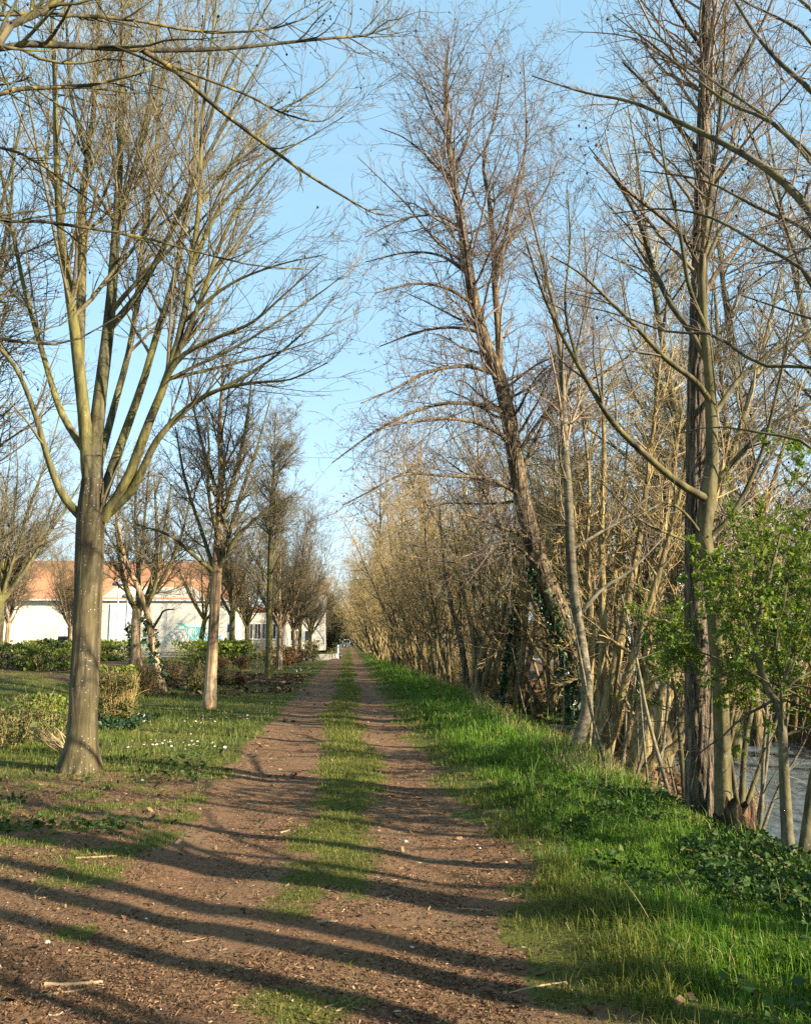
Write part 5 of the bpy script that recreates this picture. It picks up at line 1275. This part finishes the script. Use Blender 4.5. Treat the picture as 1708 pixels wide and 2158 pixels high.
# sunny patch on the low bench and far bank
X, Y, g = scatter(40000, lambda Y: bank_edge(Y) + 1.4, lambda Y: stream_near(Y) - .2, 19, 34, lambda X, Y: sm(Y, 20.5, 22.5) * sm(Y, 34, 29), 331)
blades('bench_grass', 'bright sunlit grass on the low ground behind the coppice', X, Y, .09 * np.exp(g.normal(0, .3, len(X))), np.full(len(X), .018), 'grass_verge', 332, .5, np.clip(g.normal(.7, .12, len(X)), 0, .9))
# straw fringe on the bank edge
X, Y, g = scatter(9000, lambda Y: bank_edge(Y) - .35, lambda Y: bank_edge(Y) + .75, 6.5, 60, lambda X, Y: (.12 + .88 * sm(fbm(X * .8 + 3, Y * .8, 3), .46, .6)) * sm(Y, 8.2, 10), 341)
blades('dry_grass', 'straw-coloured dry grass along the top of the bank', X, Y, .13 * np.exp(g.normal(0, .4, len(X))) * np.clip(far(Y), .8, 1.6), .004 * far(Y), 'straw', 342, .6)
# ivy and nettle leaves at the lower right
def ground_leaves(name, label, X, Y, up, size, mat, seed):
    rng = np.random.default_rng(seed); n = len(X)
    C = np.stack([X, Y, H(X, Y) + rng.random(n) ** 1.3 * up + .005], -1); a = rng.uniform(0, 2 * PI, n)
    V, F = leaf_cards(C, np.stack([np.cos(a), np.sin(a), rng.normal(.25, .25, n)], -1), size, rng, .25)
    ob = build(name, V, [F], MAT[mat], None, np.repeat(np.clip(rng.normal(.45, .25, n), 0, 1), 4), False)
    return tag(ob, label, None, None, 'stuff')


X, Y, g = scatter(80000, lambda Y: 1.35 + .0 * Y, lambda Y: bank_edge(Y) + 1.3, 2.8, 10.5,
                  lambda X, Y: sm(X, 1.5, 2.2) * sm(Y, 10.5, 8.5) * (.08 + .92 * sm(fbm(X * 1.5 + 21, Y * 1.5, 3), .42, .56)), 351, 1.6)
ground_leaves('ground_ivy', 'dark low nettle and ivy leaves on the shaded verge at the lower right', X, Y, .12, .033, 'ground_leaf', 352)
X, Y, g = scatter(4500, lambda Y: -4.6 + 0 * Y, lambda Y: -1.7 + 0 * Y, 7.5, 13.5, lambda X, Y: sm(fbm(X * 1.4 + 2, Y * 1.4 + 50, 3), .42, .6), 353, 1.5)
ground_leaves('ground_weeds', 'small green weeds around the foot of the nearest tree', X, Y, .05, .04, 'ground_leaf', 354)
X, Y, g = scatter(3500, lambda Y: -5.6 + 0 * Y, lambda Y: -3.9 + 0 * Y, 16, 18.6, lambda X, Y: 1. + 0 * X, 355, 1.5)
ground_leaves('ground_ivy', 'dark ivy leaves around the foot of the upright clipped shrub', X, Y, .1, .06, 'leaf_ivy', 356)
# fallen leaves and wood chips
def flakes(name, label, X, Y, size, asp, mat, seed, dz=.012, tilt=.3):
    rng = np.random.default_rng(seed); n = len(X); a = rng.uniform(0, 2 * PI, n)
    d = np.stack([np.cos(a), np.sin(a), rng.normal(0, tilt, n)], -1); q = np.stack([-np.sin(a), np.cos(a), rng.normal(0, tilt, n)], -1)
    s = (size * np.exp(rng.normal(0, .45, n)))[:, None]; C = np.stack([X, Y, H(X, Y) + dz], -1)
    V = np.stack([C - d * s + q * s * asp * .6, C - d * s * .8 - q * s * asp, C + d * s * .9 - q * s * asp * .7, C + d * s + q * s * asp], 1).reshape(-1, 3)
    V[:, 2] += rng.normal(0, .003, len(V))
    ob = build(name, V, [(np.arange(n) * 4)[:, None] + np.array([[0, 1, 2, 3]])], MAT[mat], None, np.repeat(rng.random(n), 4), False)
    return tag(ob, label, None, None, 'stuff')


X, Y, g = scatter(90000, lambda Y: -1.2 - .62 * Y, lambda Y: path_r(Y) + .25, 2.6, 40, lambda X, Y: np.clip(masks(X, Y)[0], .06, 1) * (.25 + .75 * sm(fbm(X * 1.2 + 11, Y * 1.2, 3), .38, .6)), 361, 1.9)
flakes('wood_chips', 'small wood chips and bark crumbs strewn over the earth path', X, Y, .007 * far(Y), .32, 'chip', 362)
X, Y, g = scatter(150000, lambda Y: -1.2 - .62 * Y, lambda Y: path_r(Y) + .5, 2.6, 16, lambda X, Y: np.clip(masks(X, Y)[0], .12, 1) * (.12 + .88 * sm(fbm(X * 1.6 + 4, Y * 1.6 + 60, 4), .4, .58)), 369, 1.8)
flakes('bark_shreds', 'thin brown shreds and needles littering the earth path', X, Y, .013 * np.clip(far(Y), .7, 2), .09, 'chip', 370, .008, .25)
X, Y, g = scatter(9000, lambda Y: -1.6 - .62 * Y, lambda Y: bank_edge(Y), 2.6, 40, lambda X, Y: np.where(X < -1.2, .8, .2 + .5 * sm(X, .7, 1.1) * sm(X, 2.2, 1.5)), 363, 1.6)
flakes('fallen_leaf_litter', 'dead brown leaves scattered on the left of the path', X, Y, .0115 * np.clip(far(Y), .8, 2), .65, 'litter', 364, .016, .45)
X, Y, g = scatter(24000, lambda Y: bank_edge(Y) + .3, lambda Y: stream_near(Y) + .1, 8, 60, lambda X, Y: .85 + 0 * X, 365, 1.3)
flakes('bank_leaf_litter', 'dead brown leaves covering the slope of the right bank', X, Y, .04 * np.clip(far(Y) * .6, .7, 2), .6, 'litter', 366, .02, .5)
X, Y, g = scatter(9000, lambda Y: -6.5 + 0 * Y, lambda Y: -1.8 + 0 * Y, 23, 45, lambda X, Y: masks(X, Y)[2], 367, 1.3)
flakes('lawn_leaf_litter', 'reddish dead leaves on the ground between the avenue trees', X, Y, .05 + 0 * X, .6, 'litter', 368, .02, .4)

# ------------------------------------------------------------------ single things on the ground
def stick(label, x, Y, L, rz, r, mat='stick', seed=0, fork=False):
    rng = np.random.default_rng(seed); m = MB(); s = np.linspace(-.5, .5, 9)
    P = np.stack([s * L * math.cos(rz) , s * L * math.sin(rz), np.zeros(9)], -1) + np.cumsum(rng.normal(0, L * .012, (9, 3)), 0) * np.array([1, 1, .15])
    P[:, 0] += x; P[:, 1] += Y; P[:, 2] += H(P[:, 0], P[:, 1]) + r * .8
    m.tubes(P[None], (r * np.linspace(1, .65, 9))[None], 7, .15, seed)
    if fork:
        Q = np.linspace(P[5], P[5] + np.array([.25 * L * math.cos(rz + .7), .25 * L * math.sin(rz + .7), .02]), 5); m.tubes(Q[None], (r * np.linspace(.6, .35, 5))[None], 6, .1, seed + 1)
    o = m.build('stick', MAT[mat], None, True, (x, Y, float(H(x, Y)))); o.location = (x, Y, float(H(x, Y))); return tag(o, label, 'stick')


for k, (lab, px, py, Lp, rz, r) in enumerate([
        ('thick pale broken branch lying on the bare earth at the lower left', 160, 2070, 100, .2, .012),
        ('long thin brown stick below the thick pale branch at the lower left', 130, 2092, 85, .45, .007),
        ('pale straight stick on the worn grass left of the path, below the nearest tree', 203, 1808, 70, .12, .009),
        ('thin stick at the very bottom of the path pointing up right', 725, 2125, 40, .75, .007),
        ('thin pale stick at the lower border right of the path middle', 712, 2115, 55, .6, .006),
        ('short pale wood piece on the middle strip grass', 688, 1944, 32, .05, .01),
        ('thin grey stick crossing the verge edge at the lower right', 1118, 2078, 120, .25, .006),
        ('dark stick lying across the right wheel track', 940, 1810, 90, -.3, .008),
        ('thin brown twig on the right wheel track near the verge', 1000, 1912, 70, -.55, .006),
        ('forked brown twig on the right edge of the path', 1070, 1895, 60, .4, .006),
        ('thin dry stalk lying on the dark nettle patch at the lower right', 1480, 2070, 110, -.6, .005),
        ('pale bent stalk over the verge grass at the lower right corner', 1500, 1905, 110, -.85, .005),
        ('brown twig near the middle of the left wheel track', 420, 1975, 55, .3, .006),
        ('small dark stick end at the left wheel track beside the grass strip', 600, 1752, 25, .9, .01)]):
    d = CR @ np.array([(px - BW / 2) / BF, -(py - BH / 2) / BF, -1.0]); kk = CAMZ / -d[2]; x, Y = d[0] * kk, d[1] * kk
    stick(lab, x, Y, Lp / BF * Y * 1.0 + .02, rz, r, 'stick', 400 + k, 'forked' in lab)


def stone(label, px, py, s, mat='stone', seed=0):
    d = CR @ np.array([(px - BW / 2) / BF, -(py - BH / 2) / BF, -1.0]); kk = CAMZ / -d[2]; x, Y = d[0] * kk, d[1] * kk
    rng = np.random.default_rng(seed); k = 9; rows = []
    for ph in np.linspace(-1.4, 1.4, 6): rows.append([(math.cos(ph), ph)])
    V = np.array([[math.cos(ph) * math.cos(a), math.cos(ph) * math.sin(a), math.sin(ph) * .6] for ph in np.linspace(-1.5, 1.5, 6) for a in np.arange(k) * 2 * PI / k])
    V = V * s * (1 + .3 * (rng.random((len(V), 1)) - .5)) * np.array([1.2, .9, 1])
    F = [[j * k + i, j * k + (i + 1) % k, (j + 1) * k + (i + 1) % k, (j + 1) * k + i] for j in range(5) for i in range(k)]
    o = build('stone', V, [np.array(F), np.array([[5 * k + i for i in range(k)]])], MAT[mat], None, np.zeros(len(V)), False)
    o.location = (x, Y, float(H(x, Y)) + s * .3); o.rotation_euler = (0, 0, rng.uniform(0, 6)); return tag(o, label, 'stone')


stone('white pebble on the bare earth at the bottom of the path', 338, 2124, .009, 'white', 1)
stone('white pebble on the left wheel track above the broken branch', 308, 1928, .009, 'white', 2)
stone('pale stone at the right edge of the right wheel track', 1010, 1790, .014, 'white', 3)
stone('grey stone pile piece on the bare earth at the left border', 100, 1985, .018, 'stone', 4)
stone('flat pale stone on the path at the bottom right of the middle strip', 868, 1990, .012, 'stone', 5)
stone('small dark clod on the left wheel track', 512, 1912, .018, 'rot', 6)
stone('dark clod of earth on the middle strip', 758, 1932, .02, 'rot', 7)
stone('pale stone beside the foot of the nearest tree', 300, 1646, .022, 'stone', 8)
stone('dark grey stone in the middle of the right wheel track', 855, 1772, .024, 'stone', 9)

# daisies in three drifts
def daisy():
    o = empty('daisy', (0, 0, 0)); tag(o, 'small white daisy among others in the lawn by the avenue trees', 'daisy', 'white daisies in the lawn')
    n = 11; a = np.arange(n) * 2 * PI / n
    V = []; F = []
    for i in range(n):
        c, s = math.cos(a[i]), math.sin(a[i]); q = np.array([-s, c, 0]) * .0055
        V += [np.array([c, s, 0]) * .006 + [0, 0, .06], np.array([c, s, .12]) * .015 + q + [0, 0, .06], np.array([c, s, .15]) * .026 + [0, 0, .058], np.array([c, s, .12]) * .015 - q + [0, 0, .06]]
        F.append([4 * i, 4 * i + 1, 4 * i + 2, 4 * i + 3])
    build('petals', V, [F], MAT['petal'], o)
    Vd, Fd = lathe([(.001, .058), (.007, .058), (.006, .066), (.001, .068)], 8); build('disc', Vd, [Fd], MAT['yolk'], o)
    m = MB(); m.tubes(np.array([[[0, 0, 0], [.003, 0, .03], [0, 0, .06]]]), np.array([[.0015, .0015, .0012]]), 4); m.build('stem', MAT['grass_lawn'], o)
    return o


dz_ = daisy(); first = True; dg = np.random.default_rng(9)
for cx, cy, sx, sy, n in [(-2.75, 13.9, .42, .45, 36), (-2.3, 13.3, .3, .22, 18), (-2.55, 18.6, .5, .7, 38), (-2.4, 22.4, .6, 1.2, 26), (-3.4, 16.5, .8, 1.2, 14), (-2.35, 47, .7, 3.0, 40)]:
    for k in range(n):
        x, Y = dg.normal(cx, sx), dg.normal(cy, sy)
        if x > path_l(Y) - .2 or x < -6: continue
        l = base_of(x, Y); s = dg.uniform(.6, 1.0) * (1.0 if cy < 40 else 2.0)
        if first: dz_.location = tuple(l); first = False
        else:
            c = copy_tree(dz_, l, dg.uniform(0, 6), s, dz_['label'], dz_['group'])
            c.rotation_euler = (dg.normal(.25, .25), dg.normal(0, .25), dg.uniform(0, 6))
# dandelions
def dandelion(label, px, py):
    d = CR @ np.array([(px - BW / 2) / BF, -(py - BH / 2) / BF, -1.0]); kk = CAMZ / -d[2]; x, Y = d[0] * kk, d[1] * kk
    o = empty('dandelion', base_of(x, Y)); tag(o, label, 'dandelion')
    V, F = lathe([(.001, .07), (.012, .072), (.018, .082), (.01, .088), (.001, .09)], 14); V = V * np.array([1, 1, 1]) ; build('flower_head', V, [F], MAT['yolk'], o, None, False)
    m = MB(); m.tubes(np.array([[[0, 0, 0], [.004, 0, .04], [0, 0, .075]]]), np.array([[.002, .002, .002]]), 5); m.build('stem', MAT['grass_lawn'], o)


dandelion('yellow dandelion in the dark nettle patch on the verge', 1258, 1836)
dandelion('yellow dandelion in the verge grass near the stump', 1300, 1655)

# dry stalks standing in the lower right verge
for k, (lab, px, py, L, lx) in enumerate([('pale dry stalk leaning left in the verge, left of a pair', 1388, 2000, .32, -.5), ('pale dry stalk leaning left in the verge, in the middle of the dark patch', 1470, 1960, .34, -.4), ('pale dry stalk standing by the dark nettles, near the right border', 1590, 1990, .36, -.35),
                                          ('short pale dry stalk left of the tallest one near the right border', 1545, 1985, .2, -.2), ('upright dry stalk at the right border', 1640, 1960, .25, .1), ('thin upright white stalk in the verge above the nettles', 1332, 1740, .16, .0)]):
    d = CR @ np.array([(px - BW / 2) / BF, -(py - BH / 2) / BF, -1.0]); kk = CAMZ / -d[2]; x, Y = d[0] * kk, d[1] * kk
    m = MB(); u = np.linspace(0, 1, 6)[:, None]; P = u * np.array([lx * L, .05, L * .9]) + np.array([.02, 0, 0]) * np.sin(u * 3)
    m.tubes(P[None], (np.linspace(.0028, .0016, 6))[None], 5)
    o = m.build('dry_stalk', MAT['straw'], None); o.location = tuple(base_of(x, Y, -.01)); tag(o, lab, 'stalk')
# cut brown stems at the foot of the small bush
m = MB(); g = np.random.default_rng(3); P = []
for k in range(26):
    a = g.uniform(-.9, .9); L = g.uniform(.35, .7); u = np.linspace(0, 1, 6)[:, None]
    P.append(np.array([g.normal(.1, .06), g.normal(0, .08), 0]) + u * np.array([-math.cos(a * .5) * L * g.uniform(.2, .9), -.15 * g.random(), L * g.uniform(.25, .75)]))
m.tubes(np.array(P), np.repeat(np.linspace(.009, .005, 6)[None], 26, 0), 5)
o = m.build('cut_stems', MAT['straw'], None); o.location = tuple(base_of(gz(125, 1540, 13.2), 13.2)); tag(o, 'bundle of cut straw-brown stems at the foot of the small green bush', 'stems')

# ================================================================== LIGHT
SUN_EL, SUN_AZ = math.radians(25.), math.atan2(.843, -.537)      # compass angle from +Y towards +X
sv = Vector((math.sin(SUN_AZ) * math.cos(SUN_EL), math.cos(SUN_AZ) * math.cos(SUN_EL), math.sin(SUN_EL)))
sl = bpy.data.lights.new('sun', 'SUN'); sl.energy = 5.; sl.angle = math.radians(.53); sl.color = (1., .86, .66)
so = bpy.data.objects.new('sun', sl); col.objects.link(so); so.rotation_euler = sv.to_track_quat('Z', 'Y').to_euler(); so.location = (20, -20, 30)
world = bpy.data.worlds.new('World'); scene.world = world; world.use_nodes = True
wn = NT(world.node_tree); world.node_tree.nodes.clear()
sky = wn.n('ShaderNodeTexSky', sky_type='NISHITA'); sky.sun_disc = False; sky.sun_elevation = SUN_EL; sky.sun_rotation = SUN_AZ
sky.air_density = 1.0; sky.dust_density = .6; sky.ozone_density = 1.6; sky.altitude = 50
skc = wn.mix(.62, sky.outputs[0], (1.5, 2.65, 3.3))
up = wn.n('ShaderNodeSeparateXYZ', {0: wn.n('ShaderNodeTexCoord').outputs['Generated']}).outputs['Z']
hz = wn.math('POWER', wn.math('SUBTRACT', 1., wn.math('MAXIMUM', up, 0.)), 7.)
skc = wn.mix(wn.math('MULTIPLY', hz, .75), skc, (3.0, 3.25, 3.4))
cl = wn.noise(wn.n('ShaderNodeMapping', {'Vector': wn.n('ShaderNodeTexCoord').outputs['Generated'], 'Scale': (1.2, 1.2, 5.)}).outputs['Vector'], 2.2, 5, .6)
skc = wn.mix(wn.ramp(cl, [(.48, 0.), (.72, .22)]), skc, (2.7, 3.0, 3.3))
bg = wn.n('ShaderNodeBackground', {'Color': skc, 'Strength': .1})
wn.n('ShaderNodeOutputWorld', {'Surface': bg.outputs[0]})

scene.view_settings.view_transform = 'Standard'; scene.view_settings.look = 'None'; scene.view_settings.exposure = 0; scene.view_settings.gamma = 1
scene.cycles.max_bounces = 6; scene.cycles.diffuse_bounces = 3; scene.cycles.glossy_bounces = 2; scene.cycles.transmission_bounces = 3; scene.cycles.transparent_max_bounces = 4
scene.cycles.sample_clamp_indirect = 6; scene.cycles.use_denoising = False
scene.render.film_transparent = False
scene.cycles.film_exposure = 3.3
